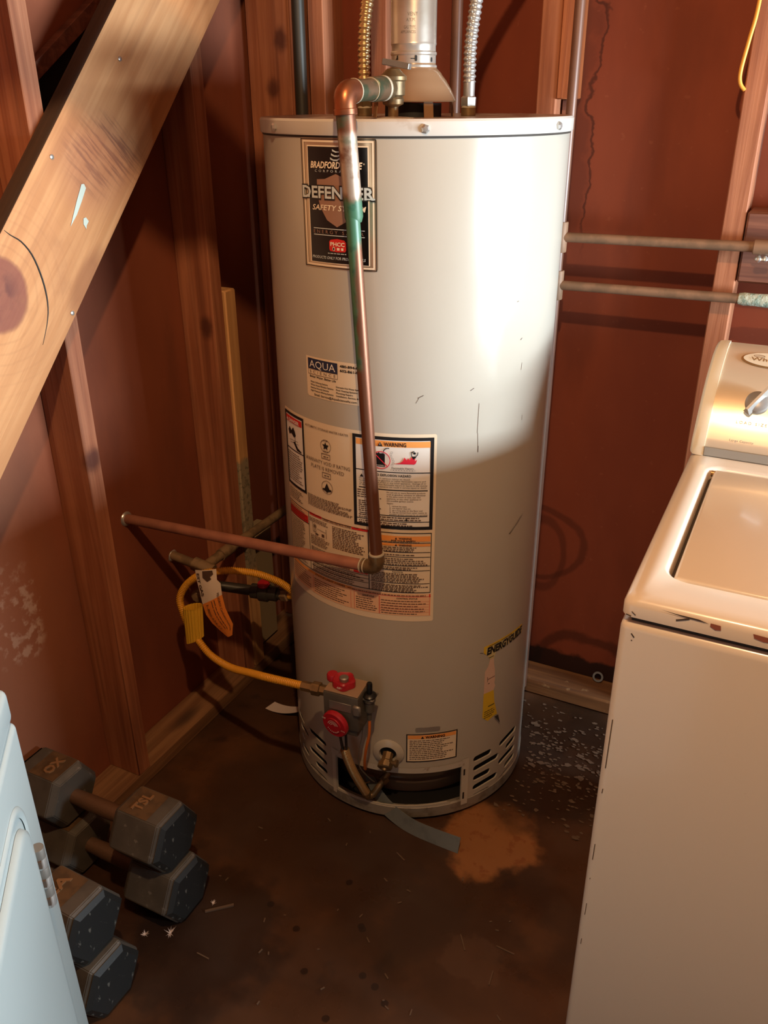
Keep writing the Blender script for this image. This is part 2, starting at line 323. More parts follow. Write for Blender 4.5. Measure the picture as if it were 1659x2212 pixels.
def resample(P, step):
    L = [0]
    for a, b in zip(P, P[1:]): L.append(L[-1]+(b-a).length)
    n = max(2, int(L[-1]/step)); out = []; j = 0
    for i in range(n+1):
        d = L[-1]*i/n
        while j < len(L)-2 and L[j+1] < d: j += 1
        t = (d-L[j])/max(L[j+1]-L[j], 1e-9); out.append(P[j].lerp(P[j+1], t))
    return out
def sweep(P, rad, seg=14, caps=True, cross=None):
    """rings of a tube along P; rad is a number or a list; returns verts, faces"""
    n = len(P); vs = []; fs = []
    T = [(P[min(i+1, n-1)]-P[max(i-1, 0)]).normalized() for i in range(n)]
    u = T[0].orthogonal().normalized()
    for i in range(n):
        u = (u-T[i]*u.dot(T[i])).normalized(); w = T[i].cross(u); r = rad[i] if isinstance(rad, (list, tuple)) else rad
        for k in range(seg):
            a = 2*PI*k/seg; q = cross(k, seg) if cross else 1.0
            vs.append(P[i]+(u*math.cos(a)+w*math.sin(a))*r*q)
    for i in range(n-1):
        for k in range(seg):
            a, b = i*seg+k, i*seg+(k+1) % seg; fs.append((a, b, b+seg, a+seg))
    if caps: fs.append(tuple(reversed(range(seg)))); fs.append(tuple(range((n-1)*seg, n*seg)))
    return vs, fs
def tube(name, pts, r, mat, parent=None, seg=14, smooth=True, n=8, straight=False, cross=None):
    P = [V(p) for p in pts] if straight else smooth_path(pts, n)
    vs, fs = sweep(P, r, seg, cross=cross); o = mesh_obj(name, vs, fs, mat, parent, smooth)
    if smooth: o.data.set_sharp_from_angle(angle=math.radians(50))
    return o
def corrugated(name, pts, r0, r1, pitch, mat, parent=None, seg=16):
    P = resample(smooth_path(pts, 10), pitch/4); R = [(r0+r1)/2+(r1-r0)/2*math.cos(i*PI/2) for i in range(len(P))]
    vs, fs = sweep(P, R, seg); return mesh_obj(name, vs, fs, mat, parent, True)
def lathe(name, prof, origin, axis, mat, parent=None, seg=32, ang=35, squash=None, caps=True):
    """prof: (radius, height) pairs along axis"""
    ax = V(axis).normalized(); u = ax.orthogonal().normalized() if squash is None else V(squash[0]).normalized(); w = ax.cross(u); O = V(origin)
    sq = 1.0 if squash is None else squash[1]
    vs = []; fs = []
    for r, h in prof:
        for k in range(seg):
            a = 2*PI*k/seg; vs.append(O+ax*h+(u*math.cos(a)+w*math.sin(a)*sq)*max(r, 1e-5))
    for i in range(len(prof)-1):
        for k in range(seg):
            a, b = i*seg+k, i*seg+(k+1) % seg; fs.append((a, b, b+seg, a+seg))
    if caps: fs.append(tuple(reversed(range(seg)))); fs.append(tuple(range((len(prof)-1)*seg, len(prof)*seg)))
    o = mesh_obj(name, vs, fs, mat, parent, True); o.data.set_sharp_from_angle(angle=math.radians(ang)); return o

# flat print: polygons and lettering laid out in millimetres, then mapped on to a surface
class Flat:
    def __init__(s): s.v = []; s.f = []; s.pieces = []
    def add(s, vs, fs):
        s.pieces.append((list(vs), list(fs))); k = len(s.v); s.v += vs; s.f += [tuple(i+k for i in f) for f in fs]
    def rect(s, x0, y0, x1, y1, step=14.0):
        n = max(1, int(abs(x1-x0)/step)); vs = []; fs = []
        for i in range(n+1):
            x = x0+(x1-x0)*i/n; vs += [(x, y0), (x, y1)]
        for i in range(n): fs.append((2*i, 2*i+2, 2*i+3, 2*i+1))
        s.add(vs, fs)
    def frame(s, x0, y0, x1, y1, w):
        s.rect(x0, y0, x1, y0+w); s.rect(x0, y1-w, x1, y1); s.rect(x0, y0+w, x0+w, y1-w); s.rect(x1-w, y0+w, x1, y1-w)
    def rrect(s, x0, y0, x1, y1, r, step=12.0):
        ring = []
        for cx, cy, a0 in ((x1-r, y1-r, 0), (x0+r, y1-r, 90), (x0+r, y0+r, 180), (x1-r, y0+r, 270)):
            for k in range(5): a = math.radians(a0+22.5*k); ring.append((cx+r*math.cos(a), cy+r*math.sin(a)))
        s.poly(ring, step)
    def poly(s, ring, step=12.0):
        dense = []
        for i in range(len(ring)):
            a, b = ring[i], ring[(i+1) % len(ring)]; n = max(1, int(math.hypot(b[0]-a[0], b[1]-a[1])/step)) if step < 25 else 1
            dense += [(a[0]+(b[0]-a[0])*k/n, a[1]+(b[1]-a[1])*k/n) for k in range(n)]
        ring = dense
        xs = [p[0] for p in ring]; ys = [p[1] for p in ring]
        pts = [V(p) for p in ring]; n = len(pts); inner = []
        if max(xs)-min(xs) > step:
            x = min(xs)+step
            while x < max(xs)-1:
                cr = []
                for i in range(n):
                    a, b = pts[i], pts[(i+1) % n]
                    if (a.x-x)*(b.x-x) < 0: cr.append(a.y+(b.y-a.y)*(x-a.x)/(b.x-a.x))
                cr.sort()
                for y0, y1 in zip(cr[::2], cr[1::2]):
                    k = max(2, int((y1-y0)/ (step*2)))
                    for q in range(1, k): inner.append(V((x, y0+(y1-y0)*q/k)))
                x += step
        r = delaunay_2d_cdt(pts+inner, [(i, (i+1) % n) for i in range(n)], [list(range(n))], 1, 1e-5)
        s.add([(p.x, p.y) for p in r[0]], [tuple(f) for f in r[2]])
    def disc(s, cx, cy, r, n=20, ry=None): s.add([(cx+r*math.cos(2*PI*k/n), cy+(ry or r)*math.sin(2*PI*k/n)) for k in range(n)], [tuple(range(n))])
    def annulus(s, cx, cy, r, w, n=28, ry=None):
        ry = ry or r; vs = []
        for k in range(n): a = 2*PI*k/n; vs += [(cx+r*math.cos(a), cy+ry*math.sin(a)), (cx+(r-w)*math.cos(a), cy+(ry-w)*math.sin(a))]
        s.add(vs, [(2*k, (2*k+2) % (2*n), (2*k+3) % (2*n), 2*k+1) for k in range(n)])
    def line(s, a, b, w):
        a = V(a); b = V(b); d = (b-a).normalized(); n = V((-d.y, d.x))*w/2
        s.add([tuple(a-n), tuple(b-n), tuple(b+n), tuple(a+n)], [(0, 1, 2, 3)])
    def text(s, txt, x, y, h, width=None, align='l', bold=0.0, shear=0.0, gap=1.0, M2=None):
        """h is the cap height; width stretches the line to an exact length"""
        c = bpy.data.curves.new('t', 'FONT'); c.body = txt; c.size = 1.0; c.offset = bold; c.shear = shear; c.space_character = gap; c.resolution_u = 2
        o = bpy.data.objects.new('t', c); COL.objects.link(o); dg = bpy.context.evaluated_depsgraph_get(); e = o.evaluated_get(dg); me = e.to_mesh()
        vs = [(v.co.x, v.co.y) for v in me.vertices]; fs = [tuple(p.vertices) for p in me.polygons]; e.to_mesh_clear()
        bpy.data.objects.remove(o); bpy.data.curves.remove(c)
        if not vs: return
        x0 = min(v[0] for v in vs); x1 = max(v[0] for v in vs); k = h/0.70; kx = k if width is None else width/(x1-x0); w = (x1-x0)*kx
        ox = x-(w/2 if align == 'c' else w if align == 'r' else 0)
        out = [(ox+(a-x0)*kx, y+b*k) for a, b in vs]
        if M2: out = [M2(*p) for p in out]
        s.add(out, fs)
    def words(s, x0, x1, y, h, rnd, last=1.0):
        """a line of print too small to read: word-length dashes"""
        x = x0; end = x0+(x1-x0)*last
        while x < end-1.5:
            w = min(rnd.uniform(2.2, 8.5), end-x); s.rect(x, y, x+w, y+h, 30); x += w+1.3
    def para(s, x0, x1, ytop, ybot, n, h, rnd):
        for i in range(n): s.words(x0, x1, ytop-(ytop-ybot)*(i+0.5)/n-h/2, h, rnd, rnd.uniform(0.72, 1.0))
    def build(s, name, fn, mat, parent, smooth=True, each=False):
        if not s.v: return None
        if each:
            for vs, fs in s.pieces: o = mesh_obj(name, [fn(*p) for p in vs], fs, mat, parent, smooth)
            return o
        o = mesh_obj(name, [fn(*p) for p in s.v], s.f, mat, parent, smooth)
        if len(s.pieces) > 1: o['kind'] = 'stuff'     # fine print and small marks
        return o

# ================================================================ structure
XL, YB = -1.267, 1.914          # inner faces of the sheathing
XR, YF, ZC = 1.60, -1.50, 2.52
def shell():
    fl = struct(mesh_obj('floor', [(XL-.3, YF-.3, 0), (XR+.3, YF-.3, 0), (XR+.3, YB+.3, 0), (XL-.3, YB+.3, 0), (XL-.3, YF-.3, -.1), (XR+.3, YF-.3, -.1), (XR+.3, YB+.3, -.1), (XL-.3, YB+.3, -.1)],
                  [(0, 1, 2, 3), (7, 6, 5, 4), (0, 4, 5, 1), (1, 5, 6, 2), (2, 6, 7, 3), (3, 7, 4, 0)], M['floor']))
    wl = struct(box('wall_left', (XL-.06, YF, 0), (XL, YB, ZC), M['sheath_left'], bev=0))
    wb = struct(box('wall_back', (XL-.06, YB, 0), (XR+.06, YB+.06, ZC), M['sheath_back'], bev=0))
    wf = struct(box('wall_front', (XL-.06, YF-.06, 0), (XR+.06, YF, ZC), M['wall_plain'], bev=0))
    struct(box('ceiling', (XL-.06, YF-.06, ZC), (XR+.06, YB+.06, ZC+.05), M['ceiling'], bev=0))
    bm = bmesh.new(); w = WIN
    box_bm(bm, (XR, YF, 0), (XR+.08, YB, w['z0'])); box_bm(bm, (XR, YF, w['z1']), (XR+.08, YB, ZC))
    box_bm(bm, (XR, YF, w['z0']), (XR+.08, w['y0'], w['z1'])); box_bm(bm, (XR, w['y1'], w['z0']), (XR+.08, YB, w['z1']))
    struct(bm_obj('wall_right', bm, M['wall_plain']))
    return wl, wb
WL, WB = shell()

def framing():
    xs = -1.178
    # left wall: sill plate, studs, sister stud, corner post
    box('sill_plate', (XL, -0.2, 0), (xs, YB, .038), M['plate'], WL, .002)
    box('stud', (XL, .270, .038), (xs, .308, ZC), M['stud'], WL, .002)
    box('stud', (XL, .680, .038), (xs, .718, ZC), M['stud'], WL, .002)
    box('stud', (XL, 1.088, .038), (xs, 1.125, ZC), M['stud'], WL, .002)
    box('stud', (XL, 1.516, .038), (xs, 1.555, ZC), M['stud'], WL, .002)
    o = box('sister_stud', (XL, 1.560, .038), (xs+.003, 1.600, 1.056), M['sister'], WL, .003); o['label'] = 'short pale stud with grey cement smears'
    box('corner_post', (XL+.012, 1.826, .038), (-1.140, YB, ZC), M['stud'], WL, .003)
    box('corner_strip', (-1.138, 1.823, .038), (-1.119, YB, ZC), M['stud'], WL, .002)
    o = box('cement_block', (XL, 1.625, .038), (XL+.055, 1.735, .40), Mat('cement', (156, 134, 102), .9).mix(0.0, (0, 0, 0)).m, WL, .012); o['label'] = 'rough grey cement lump'
    # back wall
    box('sill_plate', (-1.14, 1.825, 0), (XR, YB, .042), M['plate_x'], WB, .005)
    box('stud', (-1.092, 1.825, .04), (-1.054, YB, ZC), M['stud'], WB, .002)
    box('stud', (-0.94, 1.825, .04), (-0.902, YB, ZC), M['stud'], WB, .002)
    box('stud', (-0.569, 1.825, .04), (-0.529, YB, ZC), M['stud'], WB, .002)
    o = box('nailer', (-0.528, 1.822, 1.437), (-0.500, YB-.01, ZC), M['block_wood'], WB, .002); o['label'] = 'bright orange strip nailed beside a stud'
    box('nailer', (-0.525, 1.86, .04), (-0.515, YB, 1.436), M['blocking'], WB, .001)
    box('stud', (-0.182, 1.825, .04), (-0.142, YB, ZC), M['stud'], WB, .002)
    o = box('blocking', (-0.140, 1.822, 1.113), (0.24, YB-.01, 1.245), M['blocking'], WB, .004); o['label'] = 'rough horizontal wooden block'
    box('stud', (0.24, 1.825, .04), (0.28, YB, ZC), M['stud'], WB, .002)
    o = mesh_obj('shade_sheet', [(XL+.0012, y, z) for y, z in ((1.126, 1.35), (1.126, 1.425), (1.515, 1.68), (1.515, 1.62))], [(0, 1, 2, 3)], M['black'], WL); o['label'] = 'black sheet standing in for the shade above the stringer'  # dark sheet added where only shade falls on the sheathing
    # horizontal seam board behind the top of the left wall
    box('let_in_brace', (XL, -.03, -.03), (XL+.019, .62, -.006), M['blocking'], WL, .001, M4=Matrix.Translation((0, 1.135, 1.47)) @ Matrix.Rotation(math.radians(33), 4, 'X'))
framing()

def stringer():
    # long plank rising from lower left to upper right, nailed across the studs
    sl = math.radians(45.9); d = V((0, math.cos(sl), math.sin(sl))); n = V((0, -math.sin(sl), math.cos(sl)))
    base = V((-1.1775, 0.865, 0.876))              # a point on the lower edge
    w = 0.196
    t = thing('stair_stringer', (-1.16, .3, .3), 'wide knotty pale plank running diagonally up across the studs at left', 'plank')
    bm = bmesh.new(); box_bm(bm, (0, -.90, 0), (.038, 1.44, w), .003, 2)
    Mx = Matrix(((1, 0, 0, base.x), (0, d.y, n.y, base.y), (0, d.z, n.z, base.z), (0, 0, 0, 1)))
    bmesh.ops.transform(bm, matrix=Mx, verts=bm.verts[:]); pk = bm_obj('plank', bm, [M['stringer'], M['shaded_edge']], t, angle=40)
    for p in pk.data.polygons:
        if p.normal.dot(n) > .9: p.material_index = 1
    # open crack round the knot, white marks standing in for a sliver of sunlight, nails
    pts = [V((-1.1395, y, z)) for y, z in ((.9685, 1.2601), (.9789, 1.2513), (.997, 1.2391), (1.0133, 1.2168), (1.0235, 1.186), (1.0282, 1.1552), (1.027, 1.1287), (1.0191, 1.1033), (1.0026, 1.0718))]
    vs, fs = sweep(smooth_path(pts, 3), [.0004+.0012*math.sin(PI*i/24.0) for i in range(25)], 6); mesh_obj('crack', vs, fs, M['black'], t, True)
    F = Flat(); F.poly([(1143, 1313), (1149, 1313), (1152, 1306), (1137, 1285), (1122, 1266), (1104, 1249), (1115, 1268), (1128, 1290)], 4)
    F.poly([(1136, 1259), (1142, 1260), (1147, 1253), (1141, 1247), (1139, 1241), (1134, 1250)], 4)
    F.build('sun_sliver', lambda y, z: (-1.1385, y/1000, z/1000), M['sun_sliver_white'], t, each=True)
    for y, z in ((1.0875, 1.3585), (1.077, 1.110), (1.2745, 1.5035)):
        lathe('nail', [(.004, 0), (.004, .002), (.002, .003)], (-1.1395, y, z), (1, 0, 0), M['steel'], t, 10)
stringer()

# ================================================================ water heater
TX, TY, TR = -0.694, 1.522, 0.272
A0 = math.atan2(.694, -1.522)
TRD = V((.910, .415, 0)); TDD = V((-.415, .910, 0))      # to the right and away, seen from the room
def cyl(u, z, off=0.0):
    """point on the jacket: u along the circumference, z height, both in mm"""
    a = A0-(u/1000)/TR; r = TR+off; return V((TX+r*math.sin(a), TY+r*math.cos(a), z/1000))
def cnorm(u): a = A0-(u/1000)/TR; return V((math.sin(a), math.cos(a), 0))
def TL(s, d, z): return V((TX, TY, 0))+TRD*s+TDD*d+V((0, 0, z))
def on(off): return lambda u, z: cyl(u, z, off)

HEATER = thing('water_heater', (TX, TY, 0), 'tall off-white cylindrical gas water heater standing in the corner', 'water heater')
def stadium(x0, x1, y, r, slope=0.0, n=6):
    out = []
    for k in range(n+1): a = -PI/2+PI*k/n; out.append((x1-r+r*math.cos(a), y+r*math.sin(a)))
    for k in range(n+1): a = PI/2+PI*k/n; out.append((x0+r+r*math.cos(a), y+r*math.sin(a)))
    return out
def jacket():
    full = 2*PI*TR*1000; vs = []; fs = []
    nseg = 144
    # plain upper jacket
    zs = [200, 400, 700, 1000, 1388]
    for i in range(nseg):
        for z in zs: vs.append(cyl(-full/2+full*i/nseg, z))
    for i in range(nseg):
        j = (i+1) % nseg
        for k in range(len(zs)-1): fs.append((i*5+k, j*5+k, j*5+k+1, i*5+k+1))
    # lower band with the access opening and the louvres cut out
    holes = [[(-172, 40), (-60, 40), (60, 44), (85, 44), (100, 34), (117, 27), (117, 137), (60, 141), (-27, 142), (-110, 138), (-172, 131)]]
    for z, a, b in ((142, 146, 198), (115, 147, 224), (87, 148, 198), (60, 148, 223), (33, 148, 198), (143, 224, 301), (117, 251, 298), (90, 225, 300), (63, 250, 302), (35, 226, 302)):
        holes.append(stadium(a, b, z, 8.0))
    for z, a, b in ((145, -274, -204), (119, -247, -204), (91, -275, -204), (65, -249, -204), (37, -275, -204), (119, -330, -278), (95, -322, -302), (64, -322, -280), (37, -338, -306), (144, -345, -300)):
        holes.append(stadium(a, b, z, 7.0))
    holes[0] = [(a[0]+(b[0]-a[0])*k/n, a[1]+(b[1]-a[1])*k/n) for a, b in zip(holes[0], holes[0][1:]+holes[0][:1]) for n in [max(1, int(abs(b[0]-a[0])/10))] for k in range(n)]
    for z0, z1, a in ((103, 119, -181), (110, 127, 122), (41, 61, 123)): holes.append([(a-2, z0), (a+2, z0), (a+2, z1), (a-2, z1)])
    pts = []; edges = []; faces = []
    def ring(r):
        k = len(pts); pts.extend(V(p) for p in r); m = len(r); edges.extend((k+i, k+(i+1) % m) for i in range(m)); faces.append(list(range(k, k+m)))
    L, Rr = -400, 380
    n = 65; outer = [(L+(Rr-L)*i/n, 24) for i in range(n+1)]+[(Rr-(Rr-L)*i/n, 200) for i in range(n+1)]
    ring(outer)
    for h in holes: ring(h)
    def inside(p, h):
        c = False; m = len(h)
        for i in range(m):
            a, b = h[i], h[(i+1) % m]
            if (a[1] > p[1]) != (b[1] > p[1]) and p[0] < (b[0]-a[0])*(p[1]-a[1])/(b[1]-a[1])+a[0]: c = not c
        return c
    for i in range(1, n):
        for z in (50, 80, 105, 130, 160, 180):
            p = (L+(Rr-L)*i/n, z)
            if not any(inside(p, h) for h in holes): pts.append(V(p))
    r = delaunay_2d_cdt(pts, edges, faces, 1, 1e-4)
    k = len(vs); vs += [cyl(p.x, p.y) for p in r[0]]
    for f in r[2]:
        cx = sum(r[0][i].x for i in f)/len(f); cy = sum(r[0][i].y for i in f)/len(f)
        if not any(inside((cx, cy), h) for h in holes): fs.append(tuple(k+i for i in f))
    k = len(vs); m = 80
    for i in range(m+1):
        u = Rr+(full-(Rr-L))*i/m; vs += [cyl(u, 24), cyl(u, 200)]
    for i in range(m): fs.append((k+2*i, k+2*i+2, k+2*i+3, k+2*i+1))
    o = mesh_obj('jacket', vs, fs, M['enamel'], HEATER, True)
    o.data.normals_split_custom_set_from_vertices([V((v[0]-TX, v[1]-TY, 0)).normalized() for v in vs])
    # edges of the openings folded inwards, so the sheet has thickness
    ev = []; ef = []
    for h in holes:
        k = len(ev); m = len(h)
        for x, y in h: ev += [cyl(x, y, .0001), cyl(x, y, -.003)]
        ef += [(k+2*i, k+2*i+1, k+(2*i+3) % (2*m), k+(2*i+2) % (2*m)) for i in range(m)]
    mesh_obj('opening_lip', ev, ef, M['enamel'], HEATER)
    F = Flat(); F.rect(136, 26, 420, 200); F.rect(-440, 26, -187, 200); F.build('slot_shade_liner', on(-.018), M['black'], HEATER, each=True)  # black liner added behind the louvres so the slots look shaded
jacket()
def heater_body():
    H = HEATER
    lathe('lid', [(TR+.0035, 1.389), (TR+.0045, 1.391), (TR+.0045, 1.409), (TR+.002, 1.4125), (TR-.006, 1.4125), (TR-.05, 1.4105), (.0, 1.4105)], (TX, TY, 0), (0, 0, 1), M['lid'], H, 128, 30)
    lathe('lid_seam', [(TR+.001, 1.3855), (TR+.001, 1.3895)], (TX, TY, 0), (0, 0, 1), M['groove'], H, 96)
    lathe('base_ring', [(TR-.02, .006), (TR-.004, .006), (TR+.0012, .010), (TR+.0012, .036), (TR-.003, .038), (TR-.003, .030), (TR-.06, .028)], (TX, TY, 0), (0, 0, 1), M['base'], H, 128, 30)
    for a in (100, 220, 340):
        p = V((TX+.2*math.cos(math.radians(a)), TY+.2*math.sin(math.radians(a)), 0)); lathe('foot', [(.02, 0), (.02, .03)], p, (0, 0, 1), M['iron_pipe'], H, 16)
    lathe('combustion_chamber', [(.215, .030), (.2155, .058), (.222, .060), (.222, .066), (.2155, .068), (.2155, .205), (.02, .21)], (TX, TY, 0), (0, 0, 1), M['chamber'], H, 96, 30)
    lathe('chamber_floor', [(TR-.005, .029), (.21, .031)], (TX, TY, 0), (0, 0, 1), M['black'], H, 64)
    # seal strips standing either side of the access opening and above it
    F = Flat(); F.rect(-186, 137, 124, 152); F.build('access_trim', on(.0022), M['rusty'], H)
    F = Flat(); F.rect(-184, 26, -174, 152); F.build('access_trim', on(.0016), M['trim_metal'], H)
    F = Flat(); F.frame(118, 24, 134, 156, 1.2); F.rect(118, 24, 134, 156); F.build('access_trim', on(.0016), M['trim_metal'], H)
    F = Flat(); F.rect(121, 110, 125, 127); F.rect(121, 42, 125, 61); F.build('screw_slot', on(.0024), M['black'], H)
    F = Flat()
    for u, n in ((-268, 0), (14, 1), (268, 2)):
        lathe('lid_screw', [(.0068, 0), (.0068, .003), (.004, .0055), (.0, .006)], cyl(u, 1399, .0045), cnorm(u), M['steel'], H, 6, 20)
    # foil strip above the little warning label
    F = Flat(); F.rrect(12, 248, 64, 260, 3); F.build('foil_tape', on(.0006), M['steel'], H)
    # seam of the jacket, scuffs and dents in the enamel
    F = Flat(); F.line((118, 905), (119, 960), .9); F.line((119, 905), (121, 870), .8); F.line((121, 880), (121, 868), 1.6)
    F.line((101, 985), (108, 989), 1.0); F.line((212, 1005), (213, 1018), .7); F.line((224, 908), (224, 918), .7); F.line((190, 1128), (194, 1129), .9); F.line((8, 977), (18, 982), 1.0)
    F.line((5, 968), (10, 977), .6); F.line((205, 1060), (209, 1063), 1.2)
    F.build('enamel_scratch', on(.0004), M['ink_brown'], H)
    F = Flat(); F.poly([(207, 678), (225, 690), (240, 703), (252, 706), (240, 696), (222, 684), (212, 676)], 6); F.build('enamel_chip', on(.0004), M['base'], H)
heater_body()

def brand_badge():
    H = HEATER; rnd = random.Random(3)
    F = Flat(); F.rrect(-201, 1187, -59, 1386, 6); b = F.build('brand_badge', on(.0006), M['badge_silver'], H)
    F = Flat(); F.frame(-199.5, 1188.5, -60.5, 1384.5, 1.2); F.build('badge_outline', on(.0012), M['ink'], b)
    F = Flat(); F.frame(-195, 1191, -64, 1382, 2.6); F.build('badge_border', on(.0012), M['badge_cream'], b)
    F = Flat(); F.frame(-186, 1196, -72, 1375, 3.0); F.build('badge_inner_border', on(.0012), M['badge_cream'], b)
    F = Flat(); F.rect(-184, 1197, -74, 1373); F.build('badge_panel', on(.0014), M['badge_black'], b)
    sh = [(-166, 1325), (-150, 1326), (-129, 1334), (-108, 1326), (-91, 1325), (-92, 1300), (-97, 1282), (-110, 1264), (-129, 1254), (-148, 1264), (-161, 1284), (-166, 1302)]
    F = Flat(); F.poly(sh, 8); F.build('shield_emblem', on(.0018), M['shield'], b)
    cx = -129
    F = Flat(); F.text('BRADFORD WHITE', cx-1, 1342, 9.5, 96, 'c', .03, .25); F.text('Safety System'.upper(), cx+2, 1279, 8.2, 100, 'c', .012, .22)
    F.text('®', -81, 1348, 2.5); F.text('®', -84, 1284, 2.5); F.build('badge_lettering', on(.0024), M['badge_cream'], b)
    F = Flat(); F.text('CORPORATION', cx, 1336, 3.6, 80, 'c', .0, 0, 1.9); F.text('PRODUCTS ONLY FOR PROFESSIONALS', cx-1, 1203, 4.4, 102, 'c', .01, .2)
    for y, x in ((1352, 0), (1358, 2), (1364, 4)): F.poly([(cx-9+x, y+3), (cx-3+x, y+1), (cx+4+x, y+1), (cx+9+x, y+4), (cx+9+x, y+6), (cx+3+x, y+3), (cx-3+x, y+3), (cx-9+x, y+6)], 30)
    F.rect(-176, 1250, -80, 1251.2); F.rect(-176, 1240, -80, 1241.2); F.words(-148, -112, 1212, 1.2, rnd); F.build('badge_lettering', on(.0024), M['letter_grey'], b)
    F = Flat(); F.text('ENERGY SAVER', cx, 1243, 5.4, 94, 'c', 0, 0, 1.6); F.build('badge_lettering', on(.0024), M['shield'], b)
    # big slab lettering with its dark outline
    F = Flat(); F.text('DEFENDER', cx-1, 1296.5, 19, 138, 'c', .075); F.build('badge_lettering_outline', on(.0028), M['ink'], b)
    F = Flat(); F.text('DEFENDER', cx-1, 1297.5, 17.5, 134, 'c', .025); F.rect(-197, 1297.5, -181, 1299.6); F.rect(-79, 1297.5, -62, 1299.6)
    F.build('badge_lettering', on(.0034), M['letter_grey'], b)
    ey = 1226; rr = [(-145, ey-7), (-143, ey-10), (-129, ey-11), (-115, ey-10), (-113, ey-7), (-113, ey+5), (-116, ey+8), (-129, ey+10), (-142, ey+8), (-145, ey+5)]
    F = Flat(); F.poly(rr, 8); F.build('octagon_emblem', on(.0020), M['red_ink'], b)
    F = Flat(); F.text('PHCC', cx, ey-1.5, 6, 27, 'c', .03); F.disc(-136, ey-6, 2.6, 10, 3.4); F.rect(-130, ey-8, -125, ey-4); F.rect(-122, ey-8, -118, ey-4); F.build('emblem_lettering', on(.0026), M['badge_cream'], b)
    F = Flat(); F.disc(-136, ey-6, 1.6, 10, 2.4); F.build('emblem_mark', on(.0030), M['ink'], b)
brand_badge()

def service_sticker():
    F = Flat(); F.poly([(-211, 1031), (-96, 1032), (-80, 1032), (-80, 957), (-208, 957), (-211, 961)]); b = F.build('service_sticker', on(.0006), M['paper'], HEATER)
    b['label'] = 'small white service sticker with a navy block'
    F = Flat(); F.rect(-206, 1009, -137, 1028); F.build('navy_block', on(.0011), M['navy'], b)
    F = Flat(); F.text('AQUA', -171.5, 1012, 13, 60, 'c', -.004); F.build('sticker_lettering', on(.0016), M['paper_white'], b)
    F = Flat(); F.text('SCIENCE', -171.5, 1001.5, 5.2, 60, 'c', -.005, 0, 1.8); F.frame(-206, 999, -137, 1009, .7); F.build('sticker_lettering', on(.0013), M['ink_brown'], b)
    F = Flat(); F.text('Better Water, Better Life', -202, 993.5, 4.0, 61, 'l', .02); F.text('480-894-0', -132, 1022, 4.6, 36, 'l', .03); F.text('602-861-8', -132, 1014, 4.6, 36, 'l', .03)
    for i, t in enumerate(('Water Softening Systems', 'Whole House Filtration Systems', 'Reverse Osmosis Systems', 'High Pressure Misting Systems')): F.text(t, -201, 984-5.4*i, 2.9, (42, 54, 44, 54)[i], 'l', .02)
    for i, t in enumerate(('Domestic Hot Water Systems', 'Pool Heating Systems', 'Plumbing Repairs', 'Installation, Service, & Parts')): F.text(t, -141, 984-5.4*i, 2.9, (52, 43, 34, 56)[i], 'l', .02)
    F.text('Email: Service@AquaScienceAz.com', -192, 960.5, 4.0, 92, 'l', .015); F.build('sticker_lettering', on(.0013), M['ink'], b)
service_sticker()

